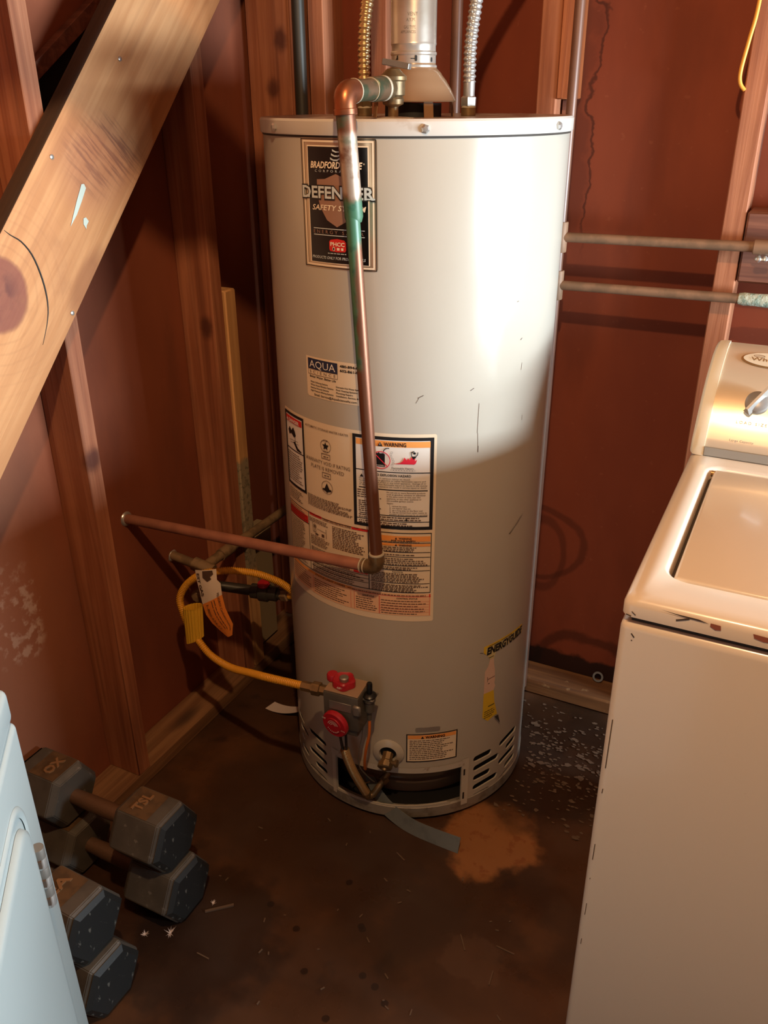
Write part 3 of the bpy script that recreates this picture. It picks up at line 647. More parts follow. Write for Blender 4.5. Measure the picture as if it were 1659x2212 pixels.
def tri(F, cx, cy, h): F.add([(cx-h*.58, cy), (cx+h*.58, cy), (cx, cy+h)], [(0, 1, 2)])
def rating_label():
    H = HEATER; rnd = random.Random(11)
    F = Flat(); F.rrect(-307, 523, 43, 911, 4); b = F.build('rating_label', on(.0006), M['paper'], H); b['label'] = 'large multi-panel rating and instruction label'
    black = Flat(); white = Flat(); red = Flat(); org = Flat(); pale = Flat(); ink = Flat(); fine = Flat(); flame = Flat(); top = Flat()
    # left DANGER panel
    white.rect(-303, 754, -229, 905); black.frame(-304, 753, -228, 906, 5.5); red.rect(-298, 886, -235, 898); top.text('DANGER', -262, 888.5, 6.5, 40, 'c', .03); tri(top, -289, 889, 7)
    black.rect(-300, 830, -232, 832); fine.para(-296, -238, 826, 764, 13, 1.7, rnd)
    black.poly([(-290, 868), (-284, 876), (-276, 870), (-268, 878), (-262, 872), (-258, 863), (-266, 858), (-276, 864), (-286, 860)], 30); black.line((-262, 860), (-261, 848), 1.4)
    black.poly([(-270, 848), (-263, 850), (-252, 840), (-240, 836), (-240, 833), (-256, 834)], 30); fine.line((-284, 850), (-250, 853), .7); fine.line((-282, 845), (-248, 848), .7)
    fine.para(-301, -240, 748, 724, 6, 1.5, rnd)
    # middle panel
    fine.text('AUTOMATIC STORAGE WATER HEATER', -222, 896.5, 4.2, 104, 'l', .005); fine.text('WARRANTY VOID IF RATING', -224, 830, 7.2, 108, 'l', -.004); fine.text('PLATE IS REMOVED', -209, 818, 7.2, 80, 'l', -.004)
    fine.annulus(-169, 868, 12.5, .8); star = []
    for k in range(10): a = PI/2+k*PI/5; r = 8.5 if k % 2 == 0 else 3.6; star.append((-169+r*math.cos(a), 868+r*math.sin(a)))
    ink.poly(star, 40); fine.words(-175, -163, 878, 1.2, rnd); fine.words(-175, -163, 857, 1.2, rnd); fine.frame(-180, 842, -159, 852.5, 1.1); fine.words(-175, -163, 846, 1.6, rnd)
    fine.frame(-180, 803.5, -159, 814.5, 1.1); fine.words(-175, -163, 808, 1.6, rnd); fine.annulus(-169, 785, 13.5, .8)
    ink.poly([(-169, 794), (-165, 786), (-163, 782), (-159, 782), (-158, 779), (-166, 777), (-169, 774), (-172, 777), (-180, 779), (-179, 782), (-175, 782), (-173, 786)], 40)
    fine.para(-224, -112, 759, 734, 9, 1.2, rnd)
    # right WARNING panel
    white.rect(-107, 728, 34, 901); black.frame(-110, 724, 38, 905, 6.2); org.rect(-103, 886, 32, 897.5)
    tri(ink, -57.5, 887, 8); ink.text('WARNING', -51, 887.6, 7.2, 40, 'l', .025); top.rect(-58, 889.5, -57, 892.5)
    ink.poly([(-65, 848), (-49, 848), (-49, 872), (-52, 874), (-58, 873), (-60, 876), (-62, 873), (-65, 874)], 40)
    for k in range(6): a0, a1 = math.radians(180-k*17), math.radians(180-(k+1)*17); ink.line((-43+9*math.cos(a0), 875+9*math.sin(a0)), (-43+9*math.cos(a1), 875+9*math.sin(a1)), 1.6)
    flame.annulus(-56, 860.5, 17, 1.4, 36); flame.line((-68, 872.5), (-44, 848.5), 1.5); top.text('FLAMMABLE', -57, 849.5, 2.2, 13, 'c')
    flame.poly([(-33, 854.5), (3, 854.5), (6, 857), (8, 864), (4, 861), (5, 867), (1, 864), (-1, 869), (-5, 863), (-8, 867), (-10, 862), (-14, 868), (-17, 861), (-22, 857)], 40)
    ink.disc(3.5, 876, 2.3, 12); ink.poly([(-1, 870), (7, 870), (5, 866), (2, 863), (-1, 866)], 40); ink.line((-1, 870), (-2.5, 877), 1.3); ink.line((-2.5, 877), (3, 880), 1.3); ink.line((6, 870), (9, 873), 1.3); ink.line((9, 873), (9.5, 878), 1.3)
    ink.text('Flammable Vapors', -37, 845.2, 3.4, 39, 'l')
    for k in range(9): fine.annulus(-36+4.8*k, 842.5, 3.0, .3, 12, 1.8)
    for k in range(7): fine.annulus(-36+2.4*math.sin(k), 852+4*k, 2.0, .3, 10)
    black.rect(-104, 837, 32, 838.6); tri(ink, -93, 824, 6); ink.text('FIRE AND EXPLOSION HAZARD', -84, 829.8, 4.3, 82, 'l', .02)
    for i, t in enumerate(('Can result in serious injury or death', 'Do not store or use gasoline or other flammable vapors and', 'liquids in the vicinity of this or any other appliance.  Storage of or', 'use of gasoline or other flammable vapors or liquids in the vicinity', 'of this or any other appliance can result in serious injury or death.')):
        ink.text(t, -98 if i else -84, 824-4.1*i, 2.9, (80, 122, 123, 125, 124)[i], 'l', 0)
    black.rect(-99, 802, 28, 803.8)
    for i, t in enumerate(('Do not use or store flammable products', 'such as gasoline, solvents or adhesives', 'in the same room or area near this', 'appliance, or any other appliance or', 'any possible ignition source.')): fine.text(t, -46, 797-4.2*i, 2.8, (70, 70, 61, 63, 49)[i], 'l', .008)
    fine.text('Vapors:', -46, 775, 2.8, 12, 'l', .008)
    for i, t in enumerate(('1.  cannot be seen,', '2.  are heavier than air,', '3.  go a long way on the floor and', '4.  can be carried from other rooms to', '     possible ignition sources by air currents.')): fine.text(t, -41, 770-4.2*i, 2.8, (32, 39, 60, 68, 70)[i], 'l', .008)
    fine.para(-102, -56, 800, 782, 4, 1.7, rnd); fine.para(-100, -56, 778, 754, 6, 1.7, rnd)
    black.rect(-99, 750.5, 28, 752); black.rect(-104, 739, 32, 740.4); fine.para(-100, 26, 750, 741, 2, 1.8, rnd); fine.para(-100, 20, 738, 730, 2, 1.8, rnd); ink.disc(-10, 744, 1.8, 10, 2.3)
    # lower block
    black.frame(-304, 588, 37, 717, 1.4); black.rect(-226, 588, -224.6, 718); black.rect(-82.5, 588, -81, 638); black.rect(-82.5, 640, -81, 717)
    red.rect(-302, 690, -228, 705); pale.rect(-302, 705, -228, 715); red.rect(-222, 713, -187, 718); red.rect(-116, 712, -82, 717); pale.rect(-186, 712, -117, 717.5)
    top.text('CAUTION', -268, 694, 0.1, 1); fine.text('OPERATING INSTRUCTIONS', -184, 712.4, 4.2, 66, 'l', .015); fine.para(-301, -230, 714, 692, 5, 1.4, rnd); black.rect(-303, 688.5, -226, 690)
    fine.para(-298, -234, 686, 594, 24, 1.5, rnd); fine.para(-222, -162, 709, 699, 3, 1.4, rnd); fine.para(-160, -88, 708, 660, 13, 1.5, rnd); fine.para(-220, -166, 672, 650, 6, 1.4, rnd)
    fine.line((-214, 698), (-212, 680), 1); fine.line((-212, 680), (-196, 676), 1); fine.line((-176, 694), (-176, 674), 1); fine.annulus(-207, 692, 4.5, 1); fine.disc(-207, 692, 2.2); fine.line((-200, 688), (-177, 686), .8); fine.annulus(-206, 683, 3, .8); fine.rect(-188, 675, -181, 681); fine.rect(-206, 674, -198, 677)
    fine.para(-220, -90, 646, 632, 4, 1.4, rnd); pale.rect(-220, 620, -116, 625.5); fine.text('TO TURN OFF GAS TO APPLIANCE', -206, 621, 4.0, 84, 'l', .02); red.rect(-114, 620, -84, 625.5); red.rect(-222, 620, -208, 625.5)
    for y in (617, 610, 601): black.rect(-222, y, -83, y+.9)
    fine.para(-218, -92, 616, 590, 6, 1.5, rnd)
    org.rect(-79, 699, 35, 710); org.rect(-79, 689, 35, 694); tri(ink, -29, 703.5, 4); ink.text('WARNING', -24, 703.5, 3.8, 24, 'l', .03); ink.text('FOR YOUR SAFETY', -38, 698.6, 3.4, 46, 'l', .03); tri(ink, -29, 689.5, 4); ink.text('WARNING', -24, 689.5, 3.8, 24, 'l', .03)
    for y in (695.5, 675.5, 665.5, 646.5, 636.5, 608): black.rect(-79, y, 35, y+1.1)
    fine.para(-76, 30, 698, 696, 1, 1.5, rnd); fine.para(-76, 14, 688, 677, 3, 1.6, rnd); fine.para(-76, 30, 674, 667, 1, 1.7, rnd); fine.para(-76, 30, 664, 648, 4, 1.6, rnd); fine.para(-76, 30, 645, 638, 2, 1.6, rnd)
    ink.text('NOTICE', -26, 632.4, 2.6, 20, 'c', .02); fine.para(-77, 33, 631, 610, 6, 1.6, rnd); fine.para(-77, 33, 606, 589.5, 5, 1.6, rnd)
    # bottom orange strip
    pale.rect(-303, 536, 38, 585); red.rect(-118, 579, 38, 579.8); red.rect(34.5, 578, 37, 585); org.rect(-303, 579, -118, 585)
    fine.text('STATUS LIGHT CODES', -212, 580, 4.0, 78, 'l', .02); fine.words(-128, 28, 581, 1.5, rnd); ink.text('GAS STATUS', -96, 572, 3.2, 24, 'l', .02); ink.text('CONTROL STATUS', -28, 574, 3.2, 40, 'l', .02)
    for x0, x1 in ((-220, -121), (-114, -62), (-61, 36)): red.rect(x0, 537, x0+.7, 577); red.rect(x1-.7, 537, x1, 577)
    for y in (568, 562, 556, 550, 544): red.rect(-60, y, 35, y+.35)
    fine.para(-216, -126, 574, 540, 7, 1.5, rnd); fine.para(-110, -66, 569, 540, 6, 1.5, rnd); fine.para(-58, 32, 572, 538, 6, 1.5, rnd); fine.para(-298, -226, 580, 542, 7, 1.4, rnd)
    for F, nm, off, mt in ((white, 'label_panel', .0010, 'paper_white'), (pale, 'label_band', .0012, 'pale_orange'), (org, 'label_band', .0014, 'orange'), (red, 'label_band', .0016, 'red_ink'), (black, 'label_frame', .0016, 'ink'), (fine, 'label_lettering', .0020, 'ink_brown'), (ink, 'label_lettering', .0022, 'ink'), (flame, 'label_pictogram', .0025, 'flame'), (top, 'label_lettering', .0030, 'paper_white')):
        F.build(nm, on(off), M[mt], b, each=nm in ('label_panel', 'label_band'))
rating_label()

def small_labels():
    H = HEATER; rnd = random.Random(5)
    F = Flat(); F.rrect(-7, 168, 103, 243.5, 2); b = F.build('warning_label', on(.0006), M['paper'], H); b['label'] = 'small orange-topped warning label'
    F = Flat(); F.frame(-7, 168, 103, 243.5, 2.4); F.build('label_frame', on(.0012), M['ink'], b)
    F = Flat(); F.rect(-3.5, 230.5, 99.5, 240); F.build('label_band', on(.0011), M['orange'], b)
    F = Flat(); tri(F, 27, 231.5, 6); F.text('WARNING', 33, 231.5, 6, 42, 'l', .04); F.build('label_lettering', on(.0016), M['ink'], b)
    F = Flat(); F.para(0, 96, 228, 174, 11, 1.7, rnd); F.build('label_lettering', on(.0014), M['ink_brown'], b)
    # torn energy label
    F = Flat(); F.poly([(158, 434), (200, 436), (245, 435), (286, 432), (290, 409), (286, 404), (284, 412), (270, 411), (250, 409), (230, 411), (210, 409), (192, 409), (187, 395), (176, 397), (166, 412), (158, 420)], 10); b0 = F.build('energy_heading', on(.0005), M['label_residue'], H); b0['label'] = 'torn heading strip of the energy label'
    F = Flat(); F.poly([(158, 434), (200, 436), (245, 435), (286, 432), (287, 428), (245, 430.5), (200, 431), (164, 429), (165, 412), (158, 420)], 10); F.build('yellow_rim', on(.0009), M['yellow_label'], b0)
    F = Flat()
    F.poly([(164, 313), (192, 312), (194, 300), (196, 282), (208, 240), (196, 240), (180, 234), (164, 250)], 10); b = F.build('energy_label', on(.0006), M['yellow_label'], H); b['label'] = 'torn yellow energy label'
    F = Flat(); F.poly([(176, 397), (187, 395), (188, 382), (192, 365), (194, 340), (193, 330), (196, 322), (192, 312), (164, 313), (164, 370), (172, 381)], 10); F.build('torn_paper', on(.0007), M['torn_paper'], b)
    F = Flat(); F.text('ENERGYGUIDE', 166, 411.5, 17, 120, 'l', .05, .12); F.rect(170, 431.5, 200, 432.5); F.rect(205, 431.5, 240, 432.5); F.line((172, 341), (172, 354), 1); F.line((173, 347), (192, 349), .9); F.rect(174, 335, 178, 336.5); F.line((148, 423), (156, 420), 1)
    F.rect(172, 402, 186, 403.2); F.build('label_lettering', on(.0013), M['ink'], b)
    F = Flat(); F.rect(178, 273, 196, 275.5); F.para(168, 200, 266, 244, 4, 1.8, rnd); F.build('label_lettering', on(.0012), M['sky_ink'], b)
    F = Flat(); F.poly([(196, 240), (208, 240), (216, 212), (207, 226)], 20); F.build('torn_corner', on(.004), M['groove'], b)
small_labels()

def gas_valve():
    u0 = -95; n = cnorm(u0); a = A0-(u0/1000)/TR; t = -V((math.cos(a), -math.sin(a), 0)); O = V((TX, TY, 0))
    def P(s, nn, z): return O+n*(TR+nn/1000)+t*(s/1000)+V((0, 0, z/1000))
    Mx = Matrix(((t.x, n.x, 0, O.x+n.x*TR), (t.y, n.y, 0, O.y+n.y*TR), (0, 0, 1, 0), (0, 0, 0, 1)))
    bm = bmesh.new(); box_bm(bm, (-.056, .022, .300), (.021, .082, .384), .004, 2); box_bm(bm, (-.050, .022, .282), (.016, .076, .302), .005, 2); box_bm(bm, (-.030, -.01, .31), (-.005, .03, .36), .004, 2)
    bmesh.ops.transform(bm, matrix=Mx, verts=bm.verts[:]); g = bm_obj('gas_valve', bm, M['valve'], HEATER, angle=40); g['label'] = 'dark gas control valve with red dials'
    box('valve_cap', (-.054, .024, .384), (.019, .080, .387), M['valve_top'], g, .001, M4=Mx)
    box('valve_plate', (-.042, .082, .346), (.006, .0832, .366), M['zinc'], g, .0005, M4=Mx); box('valve_plug', (.010, .080, .345), (.027, .088, .369), M['zinc'], g, .003, M4=Mx)
    lathe('temperature_dial', [(.027, 0), (.0295, .003), (.0295, .010), (.027, .013), (.018, .013), (.0175, .015), (.0, .015)], P(-24, 84, 318), (n-V((0, 0, .06))+t*-.22), M['red'], g, 40, 30)
    ax = (n-V((0, 0, .06))+t*-.22).normalized(); du = V((0, 0, 1)).cross(ax).normalized(); dv = ax.cross(du); dc = P(-24, 84, 318)+ax*.0156
    F = Flat()
    for r in (13, 9.5, 6): F.add(*arc(r, 1.0, 20, 170))
    for k in range(9): a2 = math.radians(215+k*14); F.line((14*math.cos(a2), 14*math.sin(a2)), (17*math.cos(a2), 17*math.sin(a2)), 1.3)
    F.text('HOT', -22, 10, 4, 9, 'c', .02); F.text('VACATION', 24, -4, 3, 10, 'c'); F.build('dial_print', lambda x, y: dc+du*(-x/1000)*-1+dv*(y/1000), M['paper_white'], g)
    # lobed control knob on top
    vs = []; fs = []; N = 40; kc = P(-22, 52, 388)
    for h, q in ((0, 1.0), (.013, 1.0), (.016, .88), (.010, .45), (.010, .0)):
        for k in range(N):
            a2 = 2*PI*k/N; r = .0225*(1+.07*math.cos(5*a2))*q; vs.append(kc+t*r*math.cos(a2)+n*r*math.sin(a2)+V((0, 0, h)))
    for i in range(4):
        for k in range(N): x, y = i*N+k, i*N+(k+1) % N; fs.append((x, y, y+N, x+N))
    o = mesh_obj('control_knob', vs, fs, M['red'], g, True); o.data.set_sharp_from_angle(angle=math.radians(40))
    lathe('knob_hub', [(.0095, .006), (.0095, .017), (.007, .019), (0, .019)], kc, (0, 0, 1), M['zinc'], g, 16)
    F = Flat(); F.text('OFF', 0, 0, 5, 11, 'c', .03); F.build('knob_print', lambda x, y: kc+t*(x/1000)+n*.0232+V((0, 0, .004+y/1000)), M['paper_white'], g)
    lathe('reset_button', [(.008, -.006), (.008, 0), (.012, .001), (.012, .011), (.010, .014), (0, .015)], P(-51, 44, 388), (0, 0, 1), M['red'], g, 24)
    # piezo igniter beside the valve
    ig = box('igniter_bracket', (.020, .030, .366), (.043, .060, .370), M['zinc'], g, .001, M4=Mx)
    lathe('igniter_button', [(.0135, -.002), (.0145, .002), (.010, .006), (.006, .007), (.006, .029), (.005, .031), (0, .031)], P(31, 48, 372), (0, 0, 1), M['black_plastic'], g, 24)
    lathe('igniter_body', [(.010, 0), (.010, .022), (.012, .024), (.012, .030)], P(31, 48, 336), (0, 0, 1), M['valve'], g, 20)
    lathe('igniter_boot', [(.0045, 0), (.0055, .02), (.0055, .025)], P(30, 48, 312), (0, 0, 1), M['valve'], g, 14)
    tube('igniter_wire', [P(30, 48, 314), P(30, 49, 290), P(28, 48, 268), P(20, 45, 230), P(12, 35, 190), P(6, 22, 155), P(0, 5, 135)], .0032, M['orange_wire'], g, 8)
    tube('sensor_wire', [P(16, 50, 300), P(12, 46, 262), P(2, 42, 215), P(-2, 32, 165), P(8, 10, 120), P(14, -10, 90)], .0014, M['zinc'], g, 6)
    tube('pilot_tube', [P(-36, 56, 284), P(-33, 56, 255), P(-28, 56, 222)], .003, M['iron_pipe'], g, 8); tube('pilot_tube', [P(-20, 56, 284), P(-20, 56, 222)], .003, M['iron_pipe'], g, 8, straight=True)
    corrugated('burner_tube', [P(-23, 57, 224), P(-19, 54, 200), P(-10, 44, 155), P(0, 26, 105), P(4, 14, 78)], .0082, .0098, .0036, M['flex_steel'], g, 14)
    lathe('burner_nut', [(.010, 0), (.010, .012), (.007, .014), (.007, .024)], P(4, 15, 80), (t*.1-V((0, 0, 1))-n*.35), M['brass'], g, 6, 20)
    tube('burner_elbow', [P(6, 7, 62), P(14, 0, 62), P(24, -12, 78), P(36, -38, 100)], .0075, M['brass'], g, 12); lathe('burner_nut', [(.011, 0), (.011, .014)], P(27, -20, 86), (t*.5-n+V((0, 0, .3))), M['brass'], g, 6, 20)
    tube('thermocouple', [P(-14, 8, 132), P(-28, 2, 110), P(-30, 0, 90), P(-14, 0, 84), P(4, -8, 88)], .0014, M['brass'], g, 6)
    # gas inlet union on the left
    d = (P(-60, 56, 364)-P(-110, 56, 362)).normalized()
    lathe('inlet_union', [(.0105, -.012), (.0105, .012), (.0145, .013), (.0145, .030), (.011, .031), (.011, .046)], P(-104, 56, 362), d, M['brass'], g, 6, 25)
    return P
def arc(r, w, a0, a1, n=16):
    vs = []
    for k in range(n+1): a = math.radians(a0+(a1-a0)*k/n); vs += [(r*math.cos(a), r*math.sin(a)), ((r-w)*math.cos(a), (r-w)*math.sin(a))]
    return vs, [(2*k, 2*k+2, 2*k+3, 2*k+1) for k in range(n)]
GV = gas_valve()

def drain():
    u = -45; n = cnorm(u); c = cyl(u, 190)
    e = lathe('drain_escutcheon', [(.034, .0), (.034, .0015), (.030, .005), (.0195, .0075), (.0175, .004), (.0175, .001)], c, n, M['enamel'], HEATER, 40, 40)
    lathe('drain_recess', [(.0172, .0012), (.0, .0014)], c, n, M['black'], HEATER, 24)
    ax = (n*.85-V((0, 0, 1))*.42-V((.06, 0, 0))).normalized(); b = c+n*.002-V((0, 0, .001))
    d = lathe('drain_valve', [(.0118, 0), (.0118, .016), (.013, .018), (.013, .022), (.0165, .023), (.0165, .032), (.014, .034), (.006, .035), (.005, .039), (.0, .040)], b, ax, M['brass'], HEATER, 8, 25)
    lathe('valve_stem', [(.005, 0), (.005, .02), (.008, .021), (.008, .026)], b+ax*.02, (n*.2+V((.6, .25, .1))), M['brass'], d, 10)
drain()

def draft_hood():
    O = TL(-.005, 0, 0); z0 = 1.4345
    h = lathe('draft_hood', [(.0745, z0), (.0755, z0+.002), (.0725, z0+.008), (.066, z0+.020), (.057, z0+.034), (.050, z0+.042), (.0485, z0+.045), (.041, z0+.052), (.0385, z0+.060), (.037, z0+.060), (.045, z0+.044), (.071, z0+.006), (.0725, z0+.0005)], (O.x, O.y, 0), (0, 0, 1), M['hood'], HEATER, 64, 25)
    for a, k in ((-68, 1), (10, 1), (100, 1), (200, 1)):
        a = math.radians(a); d = TRD*math.cos(a)+TDD*math.sin(a); w = d.cross(V((0, 0, 1)))
        vs = []
        for r, z in ((.069, z0+.004), (.0725, 1.4105)):
            for sgn in (-1, 1):
                for th in (0, .0018): vs.append(V((O.x, O.y, z))+d*(r-th)+w*(sgn*.0085))
        mesh_obj('hood_leg', vs, [(0, 2, 6, 4), (1, 5, 7, 3), (0, 4, 5, 1), (2, 3, 7, 6), (0, 1, 3, 2), (4, 6, 7, 5)], M['hood'], HEATER)
    lathe('flue_collar', [(.050, 1.409), (.050, 1.4325), (.046, 1.4325)], (O.x, O.y, 0), (0, 0, 1), M['black'], HEATER, 40)
draft_hood()

def relief_valve():
    B = TL(-.0365, -.17, 0); z = V((0, 0, 1)); el = TL(-.106, -.287, 1.449); out = V((el.x-B.x, el.y-B.y, 0)).normalized(); side = out.cross(z)
    lathe('relief_base', [(.034, 1.410), (.034, 1.4125), (.012, 1.414)], (B.x, B.y, 0), z, M['lid'], HEATER, 32)
    v = lathe('relief_valve', [(.0085, 1.411), (.0085, 1.428), (.010, 1.429), (.0165, 1.432), (.0175, 1.439), (.015, 1.443), (.019, 1.445), (.019, 1.464), (.0215, 1.466), (.0215, 1.471), (.017, 1.475), (.010, 1.482), (.0, 1.484)], (B.x, B.y, 0), z, M['brass'], HEATER, 28, 30)
    v['label'] = 'brass relief valve'
    bm = bmesh.new(); box_bm(bm, (-.023, -.006, -.0045), (.023, .006, .0045), .001, 1); ld = (TRD*.9-TDD*.35).normalized(); lw = z.cross(ld)
    q = V((B.x, B.y, 1.4885))+ld*.006; Mx = Matrix(((ld.x, lw.x, 0, q.x), (ld.y, lw.y, 0, q.y), (ld.z, 0, 1, q.z), (0, 0, 0, 1)))
    bmesh.ops.transform(bm, matrix=Mx @ Matrix.Rotation(math.radians(10), 4, 'Y'), verts=bm.verts[:]); bm_obj('test_lever', bm, M['zinc'], v)
    lathe('valve_outlet', [(.015, 0), (.0165, .004), (.0165, .018), (.0145, .019)], V((B.x, B.y, 1.4545))+out*.010, out, M['brass'], v, 24)
    # discharge line: nipple, elbow, leaning riser, elbow, run to the wall
    t = thing('discharge_pipe', (-.66, 1.20, .66), 'copper discharge pipe with green verdigris leaning down the heater front', 'pipe')
    s0 = V((B.x, B.y, 1.4545))+out*.028; d0 = (el-s0).normalized()
    P1 = V((-.6695, 1.2000, 1.416)); P2 = V((-.6205, 1.2085, .690))
    tube('nipple', [s0, el-d0*.020], .0155, M['nipple'], t, 20, straight=True)
    lathe('coupling', [(.0165, 0), (.0178, .001), (.0178, .030), (.0165, .031)], s0+d0*.004, d0, M['nipple'], t, 24); lathe('thread_tape', [(.0178, 0), (.0184, .001), (.0182, .004), (.0176, .005)], s0-d0*.001, d0, M['solder'], t, 24)
    lathe('thread_tape', [(.0168, 0), (.0172, .0006), (.0168, .0012)], s0+d0*.036, d0, M['solder'], t, 24)
    rd = (P2-P1).normalized(); e1 = el-d0*.026; e3 = el+rd*.030
    el2 = [e1, e1+d0*.010]
    for k in range(1, 8): x = k/8; el2.append((e1+d0*.010)*(1-x)**2+el*2*x*(1-x)+(el+rd*.018)*x*x)
    el2 += [el+rd*.018, e3]
    tube('elbow', el2, .0168, M['copper'], t, 20, straight=True)
    lathe('elbow_hub', [(.0168, 0), (.0180, .001), (.0180, .008), (.0168, .009)], e3-rd*.008, rd, M['copper'], t, 24); lathe('thread_tape', [(.0172, 0), (.0176, .0012), (.017, .002)], e1-d0*.002, d0, M['solder'], t, 24)
    tube('riser', [el+rd*.022, P2], .0112, M['verdigris'], t, 20, straight=True)
    lathe('riser_sleeve', [(.0120, 0), (.0145, .003), (.0145, .150), (.0118, .158)], el+rd*.024, rd, M['verdigris'], t, 24)
    W0 = V((XL, 1.255, .607)); El = V((-.6195, 1.209, .666)); hd = (W0-El).normalized()
    lo = [P2+V((0, 0, .006)), P2]
    a1 = P2+rd*.004; a2 = El+hd*.018
    for k in range(1, 8): x = k/8; lo.append(a1*(1-x)**2+El*2*x*(1-x)+a2*x*x)
    lo += [a2, El+hd*.030]
    tube('elbow', lo, .0138, M['brass'], t, 18, straight=True); lathe('solder_ring', [(.0140, 0), (.0146, .002), (.0138, .004)], P2+V((0, 0, .004)), -rd, M['solder'], t, 20)
    lathe('solder_ring', [(.0140, 0), (.0146, .0015), (.0138, .003)], El+hd*.024, hd, M['solder'], t, 20); lathe('solder_ring', [(.0140, 0), (.0146, .0015), (.0138, .003)], El+hd*.032, hd, M['solder'], t, 20)
    tube('wall_run', [El+hd*.026, W0-hd*.0002], .0112, M['run_pipe'], t, 18, straight=True)
    lathe('wall_flange', [(.017, 0), (.015, .004), (.0114, .006)], (XL, 1.255, .607), -hd, M['steel'], t, 24)
relief_valve()

# ================================================================ pipes above and behind
def flue_and_flex():
    O = TL(-.005, 0, 0)
    t = thing('flue_pipe', (O.x, O.y, 1.49), 'shiny galvanised flue pipe rising from the draft hood', 'flue')
    lathe('flue_connector', [(.0375, 1.484), (.0405, 1.486), (.0405, 1.491), (.0385, 1.493), (.0385, 1.506), (.040, 1.508), (.040, 1.511), (.0382, 1.513), (.0382, 1.521), (.0395, 1.524), (.039, 1.527), (.0388, ZC)], (O.x, O.y, 0), (0, 0, 1), M['flue'], t, 72, 25)
    ca = math.atan2(-TDD.y, -TDD.x)
    def fl(x, y, off=.0389): a = ca+(x/1000)/.0385; return V((O.x+off*math.cos(a), O.y+off*math.sin(a), y/1000))
    F = Flat(); F.text('VENT', -2, 1564, 5.5, 17, 'c', .0); F.text('A.Y.M.', -5, 1556, 5, 15, 'c'); F.text('GAS TYPE', -7, 1545, 5, 20, 'c'); F.text('APPLIANCES', -10, 1538.5, 4.5, 26, 'c'); F.build('embossed_lettering', lambda x, y: fl(x, y, .0393), M['zinc'], t)
    F = Flat(); F.rrect(2, 1497, 6, 1506, 1.8); F.line((-5, 1501), (3, 1501), 1.2); F.rrect(-32, 1499, -29, 1506, 1.4); F.line((-36, 1497), (-31, 1503), 1.2); F.rrect(33, 1496, 37, 1503, 1.6); F.build('lock_slot', lambda x, y: fl(x, y, .0391), M['black'], t)
    for s, lean, name, lab, dep in ((-.096, .010, 'flex', 'corrugated flexible water connector left of the flue pipe', .09), (.096, .014, 'flex', 'corrugated flexible water connector right of the flue pipe', .06)):
        c = thing('flexible_connector', TL(s, dep, 1.411), lab, 'connector', 'flexible connectors on the heater top')
        b = TL(s, dep, 0)
        lathe('nipple', [(.0115, 1.4105), (.0135, 1.411), (.0135, 1.424), (.0125, 1.425)], (b.x, b.y, 0), (0, 0, 1), M['brass'], c, 24)
        lathe('thread_tape', [(.0132, 1.424), (.0136, 1.4245), (.0136, 1.427), (.013, 1.4275)], (b.x, b.y, 0), (0, 0, 1), M['solder'], c, 24)
        lathe('union_nut', [(.0125, 1.426), (.0150, 1.427), (.0150, 1.441), (.0125, 1.443), (.0105, 1.444)], (b.x, b.y, 0), (0, 0, 1), M['brass'] if s < 0 else M['steel'], c, 6, 20)
        z1 = 1.455 if s < 0 else 1.466
        lathe('cuff', [(.0105, 1.443), (.0105, z1)], (b.x, b.y, 0), (0, 0, 1), M['flex_steel'] if s < 0 else M['steel'], c, 24)
        p = [TL(s, dep, z1), TL(s, dep, 1.52), TL(s+lean*.35, dep, 1.57), TL(s+lean, dep+.01, 1.62)]
        p += [TL(s+.02, dep+.02, 1.72), TL(s+.01, dep+.03, 1.85)] if s < 0 else [TL(s+.045, dep, 1.68), TL(s+.10, dep+.01, 1.75), TL(s+.15, dep+.02, 1.83)]
        corrugated('hose', p, .0092, .0122, .0092, M['flex_steel'] if s < 0 else M['steel'], c, 18)
    # shut-off body added above the picture for its shadow on the back wall
    e = TL(.25, .08, 1.83); t = thing('shutoff_valve', e, 'unseen brass shut-off body added above the right-hand connector to cast a shadow', 'valve')
    d = TRD*.62+V((0, 0, .78))
    lathe('valve_body', [(.014, -.01), (.022, 0), (.022, .03), (.032, .04), (.032, .09), (.022, .10), (.015, .20)], e-d*.02, d, M['brass'], t, 24); lathe('valve_handle', [(.03, .03), (.034, .034), (.034, .044), (.03, .048)], e+d*.05, (TDD*-1), M['brass'], t, 24)  # body and handle of the added, unseen shut-off that casts the shadow
    # black drain pipe and painted risers on the back wall
    def riser(name, x, y, r, mat, label, z0=0.0, lean=0.0):
        t = thing(name, (x, y, z0), label, 'pipe'); tube('pipe', [(x-lean, y, z0), (x, y, 1.6), (x+lean*.5, y, ZC)], r, mat, t, 18, straight=True)
        lathe('coupling', [(r+.0008, 0), (r+.0025, .002), (r+.0025, .04), (r+.0008, .042)], (x, y, 2.0), (0, 0, 1), mat, t, 18); return t
    riser('iron_pipe', -1.098, 1.797, .0138, M['iron_pipe'], 'black iron pipe standing upright left of the heater', .043)
    riser('painted_pipe', -.758, 1.86, .0115, M['painted_pipe'], 'reddish painted vertical pipe right behind the flue', .043)
    t = riser('wall_pipe', -.488, 1.795, .0098, M['painted_pipe'], 'brown vertical pipe beside the heater right side with two branches', .043, .004)
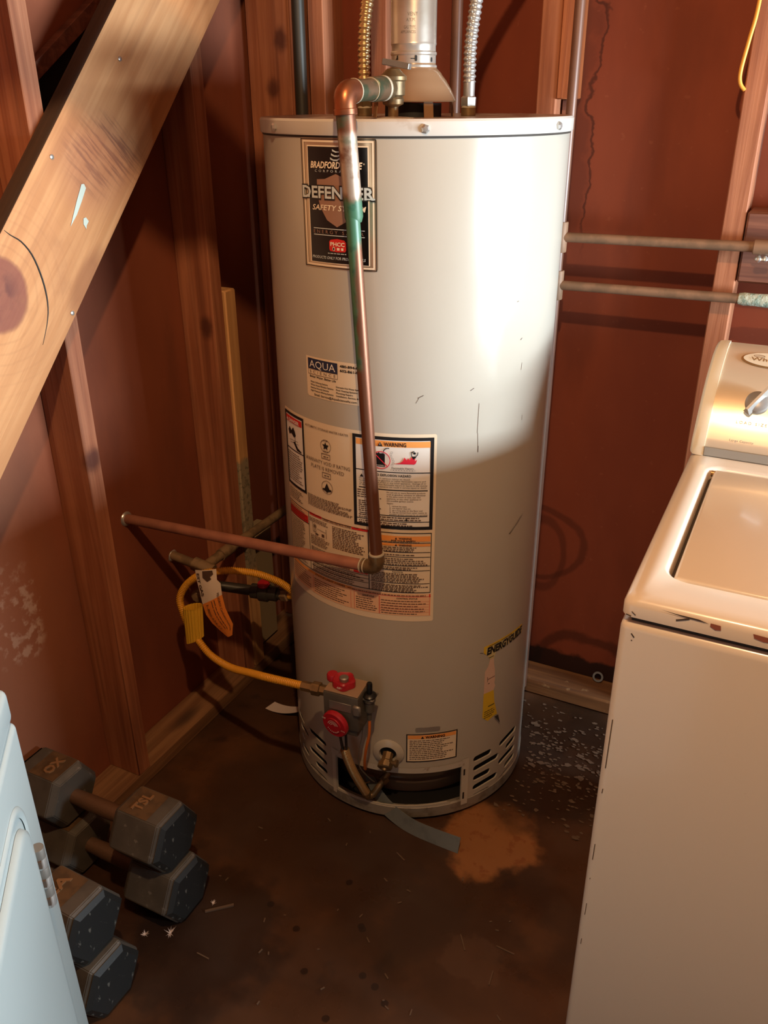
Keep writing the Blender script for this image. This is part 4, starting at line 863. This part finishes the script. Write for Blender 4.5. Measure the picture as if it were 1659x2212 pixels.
    for z, zz in ((1.182, 1.190), (1.085, 1.090)):
        b = tube('branch', [(-.488, 1.795, z), (-.13, 1.79, z+.004), (1.0, 1.78, zz+.006)], .0098, M['dusty_pipe'], t, 16, straight=True)
        lathe('tee', [(.0125, -.03), (.0135, -.028), (.0135, .028), (.0125, .03)], (-.488, 1.795, z), (0, 0, 1), M['dusty_pipe'], t, 18)
        if z < 1.15: lathe('scale_crust', [(.0105, 0), (.0125, .01), (.0118, .03), (.0132, .06), (.0122, .1), (.0130, .2)], (-.128, 1.790, z+.004), (1, 0, 0), M['scale'], t, 18)
        else:
            lathe('fitting', [(.0112, 0), (.014, .002), (.014, .05), (.0112, .052)], (-.118, 1.790, z+.004), (1, 0, 0), M['dusty_pipe'], t, 16); lathe('solder_drop', [(.002, 0), (.007, .004), (.008, .008), (.0, .014)], (-.105, 1.786, z-.010), (0, 0, -1), M['steel'], t, 12)
            lathe('solder_drop', [(.002, 0), (.006, .004), (.007, .008), (.0, .012)], (-.094, 1.786, z-.010), (0, 0, -1), M['steel'], t, 12)
    tag(tube('yellow_cable', [(-.174, 1.818, 1.75), (-.178, 1.818, 1.66), (-.180, 1.816, 1.576), (-.186, 1.816, 1.53), (-.192, 1.818, 1.483), (-.190, 1.82, 1.462), (-.181, 1.823, 1.450)], .0034, M['cable'], None, 10), 'yellow cable looped down the right-hand stud', 'cable')
flue_and_flex()

def gas_line():
    t = thing('gas_pipe', (-1.19, 1.41, .43), 'dusty gas pipe run along the left wall with a tee and red valve', 'pipe')
    T0 = V((-1.163, 1.372, .449))
    tube('stub', [(XL, 1.384, .452), T0], .0112, M['gas_pipe'], t, 16, straight=True); lathe('stub_flange', [(.016, 0), (.014, .004), (.0114, .006)], (XL, 1.386, .449), (1, .1, -.2), M['steel'], t, 20)
    lathe('tee', [(.0165, -.026), (.0165, .026)], T0, (.96, .1, -.25), M['gas_pipe'], t, 18)
    tube('wall_run', [T0, (-1.163, 1.52, .449), (-1.163, YB-.091, .443)], .0118, M['gas_pipe'], t, 16, straight=True)
    lathe('coupling', [(.0145, -.022), (.0145, .022)], (-1.163, 1.46, .449), (0, 1, 0), M['gas_pipe'], t, 18)
    V0 = V((-1.125, 1.405, .388)); V1 = V((-.985, 1.432, .388))
    tube('nipple', [T0+V((0, 0, -.004)), T0+V((.01, .01, -.05)), V0, V1], .0125, M['iron_pipe'], t, 16, straight=True); d = (V1-V0).normalized()
    lathe('shutoff_valve', [(.014, 0), (.018, .002), (.018, .02), (.022, .024), (.022, .044), (.018, .048), (.018, .066), (.014, .068)], V0+d*.062, d, M['iron_pipe'], t, 18)
    h = lathe('valve_handle', [(.004, 0), (.004, .02), (.013, .021), (.015, .026), (.013, .031), (.0, .032)], V0+d*.098, (0, -.2, 1), M['red'], t, 16); h['label'] = 'red shut-off handle'
    lathe('drip_cap', [(.012, -.05), (.012, 0), (.0155, .002), (.0155, .020), (.012, .023), (.0, .024)], (-1.138, 1.325, .412), (.1, -1, .0), M['gas_pipe'], t, 8, 20)
    # yellow corrugated connector looping to the valve
    g = thing('gas_hose', (-1.10, 1.26, .35), 'yellow corrugated gas hose looping from the wall valve to the heater', 'hose')
    E = [(-.960, 1.424, .396), (-.947, 1.418, .412), (-.963, 1.404, .438), (-.984, 1.382, .461), (-1.008, 1.358, .480), (-1.043, 1.328, .493), (-1.070, 1.303, .497), (-1.092, 1.28, .497), (-1.134, 1.275, .462), (-1.153, 1.268, .424), (-1.143, 1.262, .392), (-1.130, 1.262, .357), (-1.096, 1.252, .331), (-1.064, 1.25, .305), (-1.004, 1.238, .301), (-.920, 1.206, .333), (-.866, 1.188, .352), (GV(-112, 56, 361.5).x, GV(-112, 56, 361.5).y, .3615)]
    corrugated('hose', E, .0070, .0088, .0044, M['yellow'], g, 14)
    lathe('hose_nut', [(.011, 0), (.0145, .002), (.0145, .022), (.011, .024)], (-.986, 1.432, .387), (.9, -.25, .35), M['gas_pipe'], g, 6, 20)
    # ribbed yellow sleeve round the hose
    N = 60; vs = []; fs = []; c0 = V((-1.110, 1.258, .420)); c1 = V((-1.114, 1.258, .330)); ax = (c1-c0).normalized(); u = V((1, .1, 0)).normalized(); w = V((-.05, 1, 0)).normalized()
    for i, (h, k, tilt) in enumerate(((0, 1.03, .10), (.03, 1, .06), (.94, .93, .08), (1, .93, .09))):
        for q in range(N):
            a = 2*PI*q/N; r = 1+(.06 if q % 3 == 0 else -.01); p = c0.lerp(c1, h); vs.append(p+u*.0225*k*r*math.cos(a)+w*.016*k*r*math.sin(a)+V((0, 0, -.012*math.cos(a)*(1 if i > 1 else .5)*-1)))
    for i in range(3):
        for q in range(N): x, y = i*N+q, i*N+(q+1) % N; fs.append((x, y, y+N, x+N))
    s = mesh_obj('hose_sleeve', vs, fs, M['yellow_sleeve'], g, False); s['label'] = 'ribbed yellow sleeve'
    # paper tag hanging from the hose
    L = [(-1.103, .509), (-1.097, .484), (-1.089, .460), (-1.083, .432), (-1.076, .407), (-1.062, .387), (-1.044, .371), (-1.029, .357)]
    R = [(-1.044, .526), (-1.041, .502), (-1.029, .499), (-1.026, .472), (-1.020, .440), (-1.012, .418), (-1.007, .400), (-1.015, .366)]
    def yy(k): return 1.272-.010*math.sin(k/7*PI)-.004*k/7
    vs = []; fs = []; mi = []
    for k in range(8):
        for q in range(4):
            f = q/3; x = L[k][0]+(R[k][0]-L[k][0])*f; z = L[k][1]+(R[k][1]-L[k][1])*f; vs.append((x, yy(k)-.004*math.sin(f*PI), z))
    for k in range(7):
        for q in range(3): fs.append((k*4+q, k*4+q+1, k*4+q+5, k*4+q+4)); mi.append(0 if k < 3 else 1)
    o = mesh_obj('paper_tag', vs, fs, [M['tag_white'], M['tag_orange']], None, True); o.data.polygons.foreach_set('material_index', mi); tag(o, 'curled white and orange paper tag hanging from the yellow gas hose', 'tag')
    def on_tag(x, y):      # x down the tag in 0..100, y across in 0..40 from the left edge
        k = min(max(x/100*7, 0), 6.999); i = int(k); f = k-i; q = y/40
        l = V(L[i]).lerp(V(L[i+1]), f); r = V(R[i]).lerp(V(R[i+1]), f); p = l.lerp(r, q); return V((p.x, yy(k)-.004*math.sin(q*PI)-.0012, p.y))
    F = Flat(); F.text('EST GAS', 4, 3, 5.5, 30, 'l', .03, 0); F.text('1-800-654-27', 46, 8, 5.2, 38, 'l', .0); F.text('PELIGRO! Combustion Inadequada', 38, 32, 3.6, 54, 'l', .005)
    rnd = random.Random(2); F.words(44, 86, 20, 1.2, rnd); F.words(44, 88, 25, 1.2, rnd); F.poly([(1, 16), (9, 15), (15, 23), (12, 31), (9, 29), (6, 35), (1, 34)], 30)
    F.build('tag_print', lambda x, y: on_tag(x, y), M['ink_brown'], o, False)
gas_line()

# ================================================================ washer
def washer():
    x0, x1, yf, yb = -.132, .555, .888, 1.585
    t = thing('washing_machine', (.21, 1.23, 0), 'cream top-loading washing machine with slanted console at right', 'washing machine')
    bm = bmesh.new(); box_bm(bm, (x0, yf, .02), (x1, yb, .881), .011, 4); bm_obj('cabinet', bm, M['washer'], t, angle=30)
    box('lid_gap', (x0+.012, yf+.008, .878), (x1-.012, yb, .889), M['groove'], t, .0)
    for fx, fy in ((x0+.04, yf+.04), (x1-.04, yf+.04), (x0+.04, yb-.04), (x1-.04, yb-.04)): lathe('foot', [(.018, 0), (.018, .022)], (fx, fy, 0), (0, 0, 1), M['black_plastic'], t, 16)
    # top with a recess for the lid: the rounded outline, stepped down
    def rr(cx0, cy0, cx1, cy1, r, z, n=6):
        o = []
        for cx, cy, a0 in ((cx1-r, cy1-r, 0), (cx0+r, cy1-r, 90), (cx0+r, cy0+r, 180), (cx1-r, cy0+r, 270)):
            for k in range(n+1): a = math.radians(a0+90*k/n); o.append(V((cx+r*math.cos(a), cy+r*math.sin(a), z)))
        return o
    rings = [rr(x0+.004, yf+.004, x1-.004, yb-.002, .012, .8865), rr(x0, yf, x1, yb, .014, .889), rr(x0, yf, x1, yb, .014, .903), rr(x0+.003, yf+.003, x1-.003, yb-.002, .014, .910), rr(x0+.010, yf+.010, x1-.010, yb-.006, .014, .9135), rr(x0+.02, yf+.02, x1-.02, yb-.02, .014, .914),
             rr(-.101, .952, .524, 1.352, .030, .914), rr(-.098, .955, .521, 1.349, .028, .9125), rr(-.094, .959, .517, 1.345, .026, .9085), rr(-.092, .961, .515, 1.343, .025, .899)]
    vs = []; fs = []
    for r in rings: vs += r
    m = len(rings[0])
    for i in range(len(rings)-1):
        for k in range(m): a, b = i*m+k, i*m+(k+1) % m; fs.append((a, b, b+m, a+m))
    o = mesh_obj('top', vs, fs, M['washer'], t, True); o.data.set_sharp_from_angle(angle=math.radians(50))
    box('recess_floor', (-.093, .960, .895), (.516, 1.344, .899), M['groove'], t, 0)
    bm = bmesh.new(); box_bm(bm, (-.0872, .9632, .900), (.511, 1.339, .9118), .005, 3); o = bm_obj('lid', bm, M['washer'], t, angle=30)
    lathe('lid_hinge_pin', [(.004, 0), (.004, .02)], (-.0905, 1.331, .9075), (1, 0, 0), M['gold'], t, 12)
    # slanted control console with end cap
    prof = [(1.384, .9145), (1.384, .932), (1.390, .943), (1.398, .958), (1.406, .971), (1.415, .984), (1.426, .998), (1.437, 1.010), (1.449, 1.021), (1.462, 1.031), (1.476, 1.039), (1.49, 1.046), (1.515, 1.056), (1.54, 1.061), (1.565, 1.060), (1.580, 1.045), (1.586, 1.020), (1.586, .9145)]
    def extr(name, xa, xb, grow, mat, r=0.0):
        vs = []; fs = []; n = len(prof)
        cols = [(xa+r, -r*.9), (xa+r*.45, -r*.25), (xa+r*.05, 0)][::-1] if r else []
        secs = ([(xa, -r), (xa+r*.12, -r*.52), (xa+r*.42, -r*.14), (xa+r, 0.0)] if r else [(xa, 0.0)])+[(xb, 0.0)]
        cy, cz = 1.49, .955
        for x, g in secs:
            for y, z in prof:
                d = V((y-cy, z-cz)).normalized(); zz = z+d.y*(grow+g); vs.append((x, y+d.x*(grow+g), max(zz, .9143)))
        for i in range(len(secs)-1):
            for k in range(n-1): a = i*n+k; fs.append((a, a+1, a+1+n, a+n))
        fs.append(tuple(range(n))); fs.append(tuple(reversed(range((len(secs)-1)*n, len(secs)*n))))
        o = mesh_obj(name, vs, fs, mat, t, True); o.data.set_sharp_from_angle(angle=math.radians(35)); return o
    extr('console', -.112, .535, -.001, M['console']); extr('console_cap', -.133, -.1115, .0015, M['washer_cap'], .012); extr('console_cap', .535, .556, .0015, M['washer_cap'])
    box('console_lip', (-.111, 1.3815, .9155), (.535, 1.3845, .931), M['console_lip'], t, .0008)
    def onc(s, x, off=0.0):
        """point on the console: s along the profile from the lip in mm"""
        q = s/1000
        for a, b in zip(prof[1:], prof[2:]):
            L = math.hypot(b[0]-a[0], b[1]-a[1])
            if q <= L or b is prof[-1]:
                f = q/L; d = V((b[0]-a[0], b[1]-a[1]))/L; return V((x/1000, a[0]+(b[0]-a[0])*f-d.y*off, a[1]+(b[1]-a[1])*f+d.x*off))
            q -= L
    fn = lambda off: (lambda x, s: onc(s, x, off-.001))
    F = Flat(); F.disc(-35, 171, 52, 40, 21); e = F.build('console_badge', fn(.0015), M['gold'], t)
    F = Flat(); F.disc(-35, 171.5, 48.5, 40, 18.5); F.build('badge_face', fn(.0022), M['washer_cap'], t)
    F = Flat(); F.text('Whirlpool', -72, 165, 9, 70, 'l', .015); F.annulus(-60, 178, 9, 1.4, 24, 3.2); F.build('badge_lettering', fn(.0030), M['gold'], t)
    F = Flat(); F.text('LOAD SIZE', -72, 43, 4.6, 46, 'l', 0, 0, 1.5); F.build('console_print', fn(.0012), M['console_print'], t)
    F = Flat(); F.text('Large Capacity', -76, 13, 3.5, 36, 'l'); F.build('console_print', fn(.0012), M['console_lip'], t)
    # load-size knob: skirt with a raised grip
    c = onc(80, -47, .0); n = (onc(80, -47, .01)-c).normalized(); ux = V((1, 0, 0)); uy = n.cross(ux)
    k = lathe('load_knob', [(.0175, 0), (.0185, .002), (.0175, .008), (.012, .011), (0, .012)], c, n, M['knob'], t, 36, 35)
    g = (ux*.52+uy*.85).normalized(); gw = n.cross(g)
    vs = []
    for s_, h, w_ in ((-1, .004, .006), (-1, .019, .002), (1, .004, .007), (1, .023, .002)):
        for q in (-1, 1): vs.append(c+g*(s_*.0245)+gw*(q*w_)+n*h)
    mesh_obj('knob_grip', vs, [(0, 1, 3, 2), (4, 6, 7, 5), (0, 2, 6, 4), (1, 5, 7, 3), (2, 3, 7, 6), (0, 4, 5, 1)], M['knob'], t)
    # paint chips along the front edge
    F = Flat(); F.poly([(-88, 908.6), (-70, 907.3), (-46, 907.0), (-34, 904.0), (-44, 904.6), (-66, 905.6)], 8); F.line((-70, 899), (-56, 904.5), 2.2); F.line((-126, 892), (-120, 890.5), 1.5); F.line((-115, 893), (-120, 897), 1.0)
    F.build('paint_chip', lambda x, z: (x/1000, yf-.0006, z/1000), M['chip'], t)
    F = Flat(); F.poly([(-33, 905.5), (-22, 905), (-21, 899), (-27, 898), (-33, 901)], 8); F.poly([(12, 904.5), (22, 904), (40, 903), (38, 898.5), (24, 897), (14, 899)], 8); F.line((42, 902), (58, 900), 1.3); F.line((44, 894), (55, 899), 3.4); F.line((60, 900), (120, 899), 1.0)
    F.build('paint_chip', lambda x, z: (x/1000, yf-.0006, z/1000), M['rust'], t)
    F = Flat(); F.line((-117, 867), (-113, 862), 1.6); F.line((-116, 858), (-115, 857), 1.4)
    for a, b, w in ((735, 655, 1.2), (620, 612, 1.0), (520, 490, 1.0), (455, 452, .8), (404, 380, .8), (330, 318, .8)): F.line((-124.4, a), (-124.8, b), w)
    F.build('paint_chip', lambda x, z: (x/1000, yf-.0004+(.0003 if x < -124 else 0), z/1000), M['chip'], t)
washer()

# ================================================================ dryer at the left edge
def dryer():
    far = V((-.640, .444, 0)); along = V((-.64, .768, 0)); out = V((.768, .64, 0))     # along: towards the corner; out: the way the front faces
    Mx = Matrix(((along.x, out.x, 0, far.x), (along.y, out.y, 0, far.y), (0, 0, 1, 0), (0, 0, 0, 1)))   # local x along the front, y outwards
    t = thing('clothes_dryer', tuple(far-along*.3-out*.3), 'white clothes dryer with hinged door at the left edge', 'dryer')
    box('cabinet', (-.69, -.66, .02), (-.001, -.012, .874), M['dryer'], t, .006, 3, Mx)
    box('front_panel', (-.69, -.030, .03), (0, 0, .879), M['dryer'], t, .008, 4, Mx)
    box('top', (-.70, -.67, .8805), (-.0005, -.001, .921), M['dryer'], t, .009, 4, Mx)
    for a, b in ((-.64, -.6), (-.05, -.6), (-.64, -.06), (-.05, -.06)): p = Mx @ V((a, b, 0)); lathe('foot', [(.018, 0), (.018, .022)], p, (0, 0, 1), M['black_plastic'], t, 16)
    # door, its rounded top corners set in a shallow groove
    def rr(x0, z0, x1, z1, r, y, n=8):
        o = []
        for cx, cz, a0 in ((x1-r, z1-r, 0), (x0+r, z1-r, 90), (x0+r, z0+r, 180), (x1-r, z0+r, 270)):
            for k in range(n+1): a = math.radians(a0+90*k/n); o.append(Mx @ V((cx+r*math.cos(a), y, cz+r*math.sin(a))))
        return o
    def loft(name, rings, mat, cap=True):
        vs = [p for r in rings for p in r]; m = len(rings[0]); fs = []
        for i in range(len(rings)-1):
            for k in range(m): a, b = i*m+k, i*m+(k+1) % m; fs.append((a, b, b+m, a+m))
        if cap: fs.append(tuple(range((len(rings)-1)*m, len(rings)*m)))
        o = mesh_obj(name, vs, fs, mat, t, True); o.data.set_sharp_from_angle(angle=math.radians(50)); return o
    loft('door_surround', [rr(-.63, .16, -.050, .835, .045, .0002), rr(-.628, .162, -.052, .833, .043, .0022), rr(-.624, .166, -.056, .829, .040, .0030), rr(-.620, .17, -.060, .825, .038, .0012)], M['dryer'], False)
    loft('door', [rr(-.618, .172, -.062, .812, .036, .0004), rr(-.616, .174, -.064, .810, .035, .0052), rr(-.612, .178, -.068, .806, .033, .0066), rr(-.606, .184, -.074, .800, .030, .0070)], M['dryer'])
    p = Mx @ V((-.0565, .006, .676)); h = lathe('door_hinge', [(.0062, 0), (.0062, .0805)], p, (0, 0, 1), M['steel'], t, 16); h['label'] = 'steel door hinge'
    for k in range(6):
        q = Mx @ V((-.0565, .006, .678+k*.0133)); lathe('hinge_knuckle', [(.0066, 0), (.0068, .001), (.0068, .0118), (.0066, .0128)], q, (0, 0, 1), M['zinc'] if k % 2 else M['steel'], t, 16)
    for k in range(3):
        bm = bmesh.new(); box_bm(bm, (-.0655, .0015, .683+k*.0266), (-.0600, .009, .692+k*.0266), 0); bmesh.ops.transform(bm, matrix=Mx, verts=bm.verts[:]); bm_obj('hinge_leaf', bm, M['chip'], t)
dryer()

# ================================================================ dumbbells
def hexbell():
    """one hex dumbbell along local x, centre at the origin, resting on a flat: returns shared meshes"""
    a = .0605; c = a*2/math.sqrt(3)
    def hexring(x, k): return [V((x, c*k*math.cos(math.radians(60*i)), c*k*math.sin(math.radians(60*i)))) for i in range(6)]   # flats up and down
    def head(x0, x1, s):
        R = [hexring(x0, .84), hexring(x0+.012*s, 1.0), hexring(x1-.014*s, 1.0), hexring(x1, .80)]
        vs = [p for r in R for p in r]; fs = []
        for i in range(3):
            for k in range(6): q, w = i*6+k, i*6+(k+1) % 6; fs.append((q, w, w+6, q+6))
        return vs, fs, R
    out = {}
    for nm, x0, x1, s in (('near', .070, .188, 1), ('far', -.070, -.188, -1)):
        vs, fs, R = head(x0, x1, s); vs2 = list(vs)
        me = bpy.data.meshes.new('head'); me.from_pydata([tuple(v) for v in vs], [], fs+[tuple(range(6))]); me.materials.append(M['iron'])
        ends = [tuple(v+V((s*.0003, 0, 0))) for v in R[3]]; e = bpy.data.meshes.new('end_face')
        big = [tuple(v+V((s*-.0006, 0, 0))) for v in hexring(x1-.006*s, .935)]
        e.from_pydata(ends+[tuple(V(b)+(V(b)-V((b[0], 0, 0))).normalized()*.0004) for b in big], [], [tuple(range(6))]+[(k, (k+1) % 6, (k+1) % 6+6, k+6) for k in range(6)]); e.materials.append(M['iron_black'])
        r = bpy.data.meshes.new('recess'); xa, xb = x0+.016*s, x0+.070*s; y = .031
        y = .0335; xa, xb = x0+.013*s, x0+.078*s
        r.from_pydata([(xa, -y, a+.0003), (xb, -y, a+.0003), (xb, y, a+.0003), (xa, y, a+.0003)], [], [(0, 1, 2, 3)]); r.materials.append(M['iron_rust'])
        for mm in (me, e, r): 
            bm = bmesh.new(); bm.from_mesh(mm); bmesh.ops.recalc_face_normals(bm, faces=bm.faces); 
            if mm is me: bmesh.ops.bevel(bm, geom=bm.edges[:], offset=.0016, segments=2, affect='EDGES')
            bm.to_mesh(mm); bm.free()
        out[nm] = (me, e, r, x0, s)
    P = [V((x, 0, 0)) for x in (-.075, -.05, -.02, .02, .05, .075)]; vs, fs = sweep(P, [.0150, .0156, .0168, .0168, .0156, .0150], 18, False)
    h = bpy.data.meshes.new('handle'); h.from_pydata([tuple(v) for v in vs], [], fs); h.polygons.foreach_set('use_smooth', [True]*len(fs)); h.materials.append(M['handle']); out['handle'] = h
    return out
def dumbbells():
    B = hexbell(); a = .0605; proto = None; kids = []
    spots = [((-1.048, .873, a), 0.0, 'lower hex dumbbell of the stack nearer the corner', '', ''), ((-1.066, .876, 3*a+.0006), .5, 'upper hex dumbbell of the stack nearer the corner, raised letters on top', 'TSL', 'OX'),
             ((-1.046, .664, a), -1.0, 'lower hex dumbbell of the stack beside the dryer', '', ''), ((-1.066, .668, 3*a+.0006), -1.5, 'upper hex dumbbell beside the dryer, rust in its lettered recess', 'EA', 'OX')]
    for i, (loc, rz, lab, t1, t2) in enumerate(spots):
        if i == 0:
            o = thing('dumbbell', loc, lab, 'dumbbell', 'hex dumbbells stacked by the wall')
            for nm in ('near', 'far'):
                me, e, r = B[nm][:3]
                hd = bpy.data.objects.new('head', me); COL.objects.link(hd); hd.parent = o
                for n2, m2 in (('end_face', e), ('recess', r)): q = bpy.data.objects.new(n2, m2); COL.objects.link(q); q.parent = hd
                kids.append(hd)
            hh = bpy.data.objects.new('handle', B['handle']); COL.objects.link(hh); hh.parent = o; kids.append(hh); proto = o; heads = kids[:2]
        else:
            o = proto.copy(); COL.objects.link(o); o.location = loc; tag(o, lab, 'dumbbell'); heads = []
            for k in kids:
                c = k.copy(); COL.objects.link(c); c.parent = o
                if k.name.startswith('head'): heads.append(c)
                for g in k.children:
                    if g.name.startswith('raised'): continue
                    d = g.copy(); COL.objects.link(d); d.parent = c
        o.rotation_euler = (0, 0, math.radians(rz))
        for hd, tx, nm in ((heads[0], t1, 'near'), (heads[1], t2, 'far')):
            x0, s = B[nm][3], B[nm][4]; cx = (x0+.043*s)*1000
            if not tx: continue
            F = Flat(); F.text(tx, 0, 0, 20, 44, 'c', .03)
            ext = [(p[0], p[1]) for p in F.v]; vs = []; fs = []
            if not ext: continue
            for zz in (a+.0004, a+.0030): vs += [((cx+9-q[1])/1000, q[0]/1000, zz) for q in ext]
            n = len(ext); fs = [tuple(i2+n for i2 in f) for f in F.f]
            cnt = {}
            for f in F.f:
                for x, y in zip(f, f[1:]+f[:1]): cnt[(x, y)] = cnt.get((x, y), 0)+1
            fs += [(x, y, y+n, x+n) for (x, y) in cnt if (y, x) not in cnt]
            me = bpy.data.meshes.new('raised_letters'); me.from_pydata(vs, [], fs); me.materials.append(M['letter_rust']); L = bpy.data.objects.new('raised_letters', me); COL.objects.link(L); L.parent = hd
dumbbells()

# ================================================================ on the floor
def floor_bits():
    rnd = random.Random(21)
    # grey sheet-metal strip bent out of the burner opening
    bot = [V((-.715, 1.322, .052)), V((-.700, 1.300, .046)), V((-.672, 1.277, .034)), V((-.640, 1.258, .014)), V((-.595, 1.246, .003)), V((-.555, 1.239, .001)), V((-.505, 1.236, .001)), V((-.449, 1.235, .001))]
    topp = [V((-.712, 1.330, .066)), V((-.694, 1.312, .066)), V((-.664, 1.288, .060)), V((-.632, 1.272, .045)), V((-.590, 1.259, .035)), V((-.550, 1.251, .032)), V((-.502, 1.249, .032)), V((-.449, 1.250, .032))]
    b2 = smooth_path(bot, 5); t2 = smooth_path(topp, 5); vs = []; fs = []
    for p, q in zip(b2, t2):
        nn = V((0, .0012, 0)); vs += [p, q, q+nn, p+nn]
    for i in range(len(b2)-1):
        for k in range(4): x, y = i*4+k, i*4+(k+1) % 4; fs.append((x, y, y+4, x+4))
    fs += [(0, 1, 2, 3), tuple(len(vs)-1-k for k in range(4))]
    o = mesh_obj('metal_strip', vs, fs, M['strip'], None, True); o.data.set_sharp_from_angle(angle=math.radians(40)); tag(o, 'bent grey metal strip lying from the heater opening onto the floor', 'strip')
    # peeled paint flakes behind the washer side
    vs = []; fs = []
    for i in range(620):
        x = rnd.uniform(-.50, -.16); y = rnd.gauss(1.61, .11)
        if y > 1.80 or y < 1.38 or math.hypot(x-TX, y-TY) < TR+.02: continue
        r = rnd.uniform(.002, .008)*(1 if rnd.random() < .85 else 1.6); n = rnd.randint(5, 9); k = len(vs); tz = rnd.uniform(0, .0015); a0 = rnd.random()*6
        for q in range(n):
            a = a0+2*PI*q/n; rr = r*rnd.uniform(.35, 1.15); vs.append((x+rr*math.cos(a), y+.6*rr*math.sin(a), .0008+tz+rnd.uniform(0, .001)))
        fs.append(tuple(range(k, k+n)))
    o = mesh_obj('paint_flakes', vs, fs, M['flake']); o['kind'] = 'stuff'; tag(o, 'peeled pale paint flakes scattered on the floor right of the heater', 'paint flakes')
    # splinters and lint
    vs = []; fs = []
    for i in range(46):
        x = rnd.uniform(-.92, -.20); y = rnd.uniform(.74, 1.22)
        if math.hypot(x-TX, y-TY) < TR+.02: continue
        a = rnd.random()*PI; l = rnd.uniform(.002, .006) if rnd.random() < .8 else rnd.uniform(.008, .018); w = .0012; k = len(vs); d = V((math.cos(a), math.sin(a), 0)); e = V((-d.y, d.x, 0))
        for z in (.0004, .0022):
            for s1, s2 in ((-1, -1), (1, -1), (1, 1), (-1, 1)): vs.append(V((x, y, z))+d*l*s1+e*w*s2)
        fs += [tuple(k+q for q in f) for f in ((0, 1, 5, 4), (1, 2, 6, 5), (2, 3, 7, 6), (3, 0, 4, 7), (4, 5, 6, 7))]
    o = mesh_obj('floor_debris', vs, fs, M['flake']); o['kind'] = 'stuff'; tag(o, 'tiny splinters and grit scattered over the open floor', 'debris')
    for x, y, r, lab in ((-.871, .814, .015, 'white lint tuft on the floor in front of the lower dumbbell'), (-.913, .790, .009, 'faint lint wisp left of the white lint tuft'), (-.838, .905, .008, 'small lint tuft right of the corner dumbbell stack')):
        vs = []; fs = []
        for q in range(26):
            a = rnd.random()*2*PI; l = r*rnd.uniform(.4, 1); d = V((math.cos(a), math.sin(a), rnd.uniform(.05, .5))); e = V((-d.y, d.x, 0))*.0009; k = len(vs); b = V((x, y, .001)); vs += [b-e, b+e, b+d*l+V((0, 0, .001))]; fs.append((k, k+1, k+2))
        tag(mesh_obj('lint_tuft', vs, fs, M['lint']), lab, 'lint', 'lint on the floor')
    o = mesh_obj('wood_splinter', [(-.842, .884, .001), (-.800, .921, .001), (-.797, .917, .001), (-.839, .880, .001), (-.842, .884, .004), (-.800, .921, .005), (-.797, .917, .005), (-.839, .880, .004)], [(0, 1, 5, 4), (1, 2, 6, 5), (2, 3, 7, 6), (3, 0, 4, 7), (4, 5, 6, 7)], M['flake']); tag(o, 'thin wood splinter on the floor right of the dumbbells', 'splinter')
    tag(lathe('steel_washer', [(.009, 0), (.014, 0), (.014, .002), (.009, .002), (.009, 0)], (-.318, 1.897, .058), (0, -1, .35), M['zinc'], None, 24, caps=False), 'ring-shaped washer lying behind the back sill plate', 'washer ring')
    # curled paper scrap left of the heater
    vs = []; fs = []
    for i in range(9):
        f = i/8; c = V((-1.075+.105*f, 1.47-.02*f+.02*f*f, .002+.026*f*f)); vs += [c+V((-.006, -.014, 0)), c+V((.006, .014, .006))]
    for i in range(8): fs.append((2*i, 2*i+2, 2*i+3, 2*i+1))
    tag(mesh_obj('paper_scrap', vs, fs, M['lint'], None, True), 'curled grey paper scrap on the floor left of the heater base', 'paper')
floor_bits()

# ================================================================ overhead, out of the picture: lamp holder and an added tube placed to shade the left wall
def overhead():
    t = thing('lamp_holder', (BULB[0], BULB[1], ZC), 'porcelain ceiling lamp holder above the camera', 'lamp')
    lathe('socket', [(.06, 0), (.06, -.012), (.03, -.03), (.024, -.09), (.02, -.092)], (BULB[0], BULB[1], ZC), (0, 0, 1), M['bulb_socket'], t, 32)
    lathe('stem', [(.006, 0), (.006, .09)], (BULB[0], BULB[1], BULB[2]+.042), (0, 0, 1), M['bulb_socket'], t, 12)
    a, b = V((-.65, .985, 1.753)), V((-.65, .36, 2.19)); d = thing('overhead_shadow_caster', b, 'unseen slanting metal tube added to shade the left wall', 'shadow_caster')
    tube('shadow_caster', [a, b, (-.65, .16, ZC)], .078, M['flue'], d, 28, straight=True)
overhead()
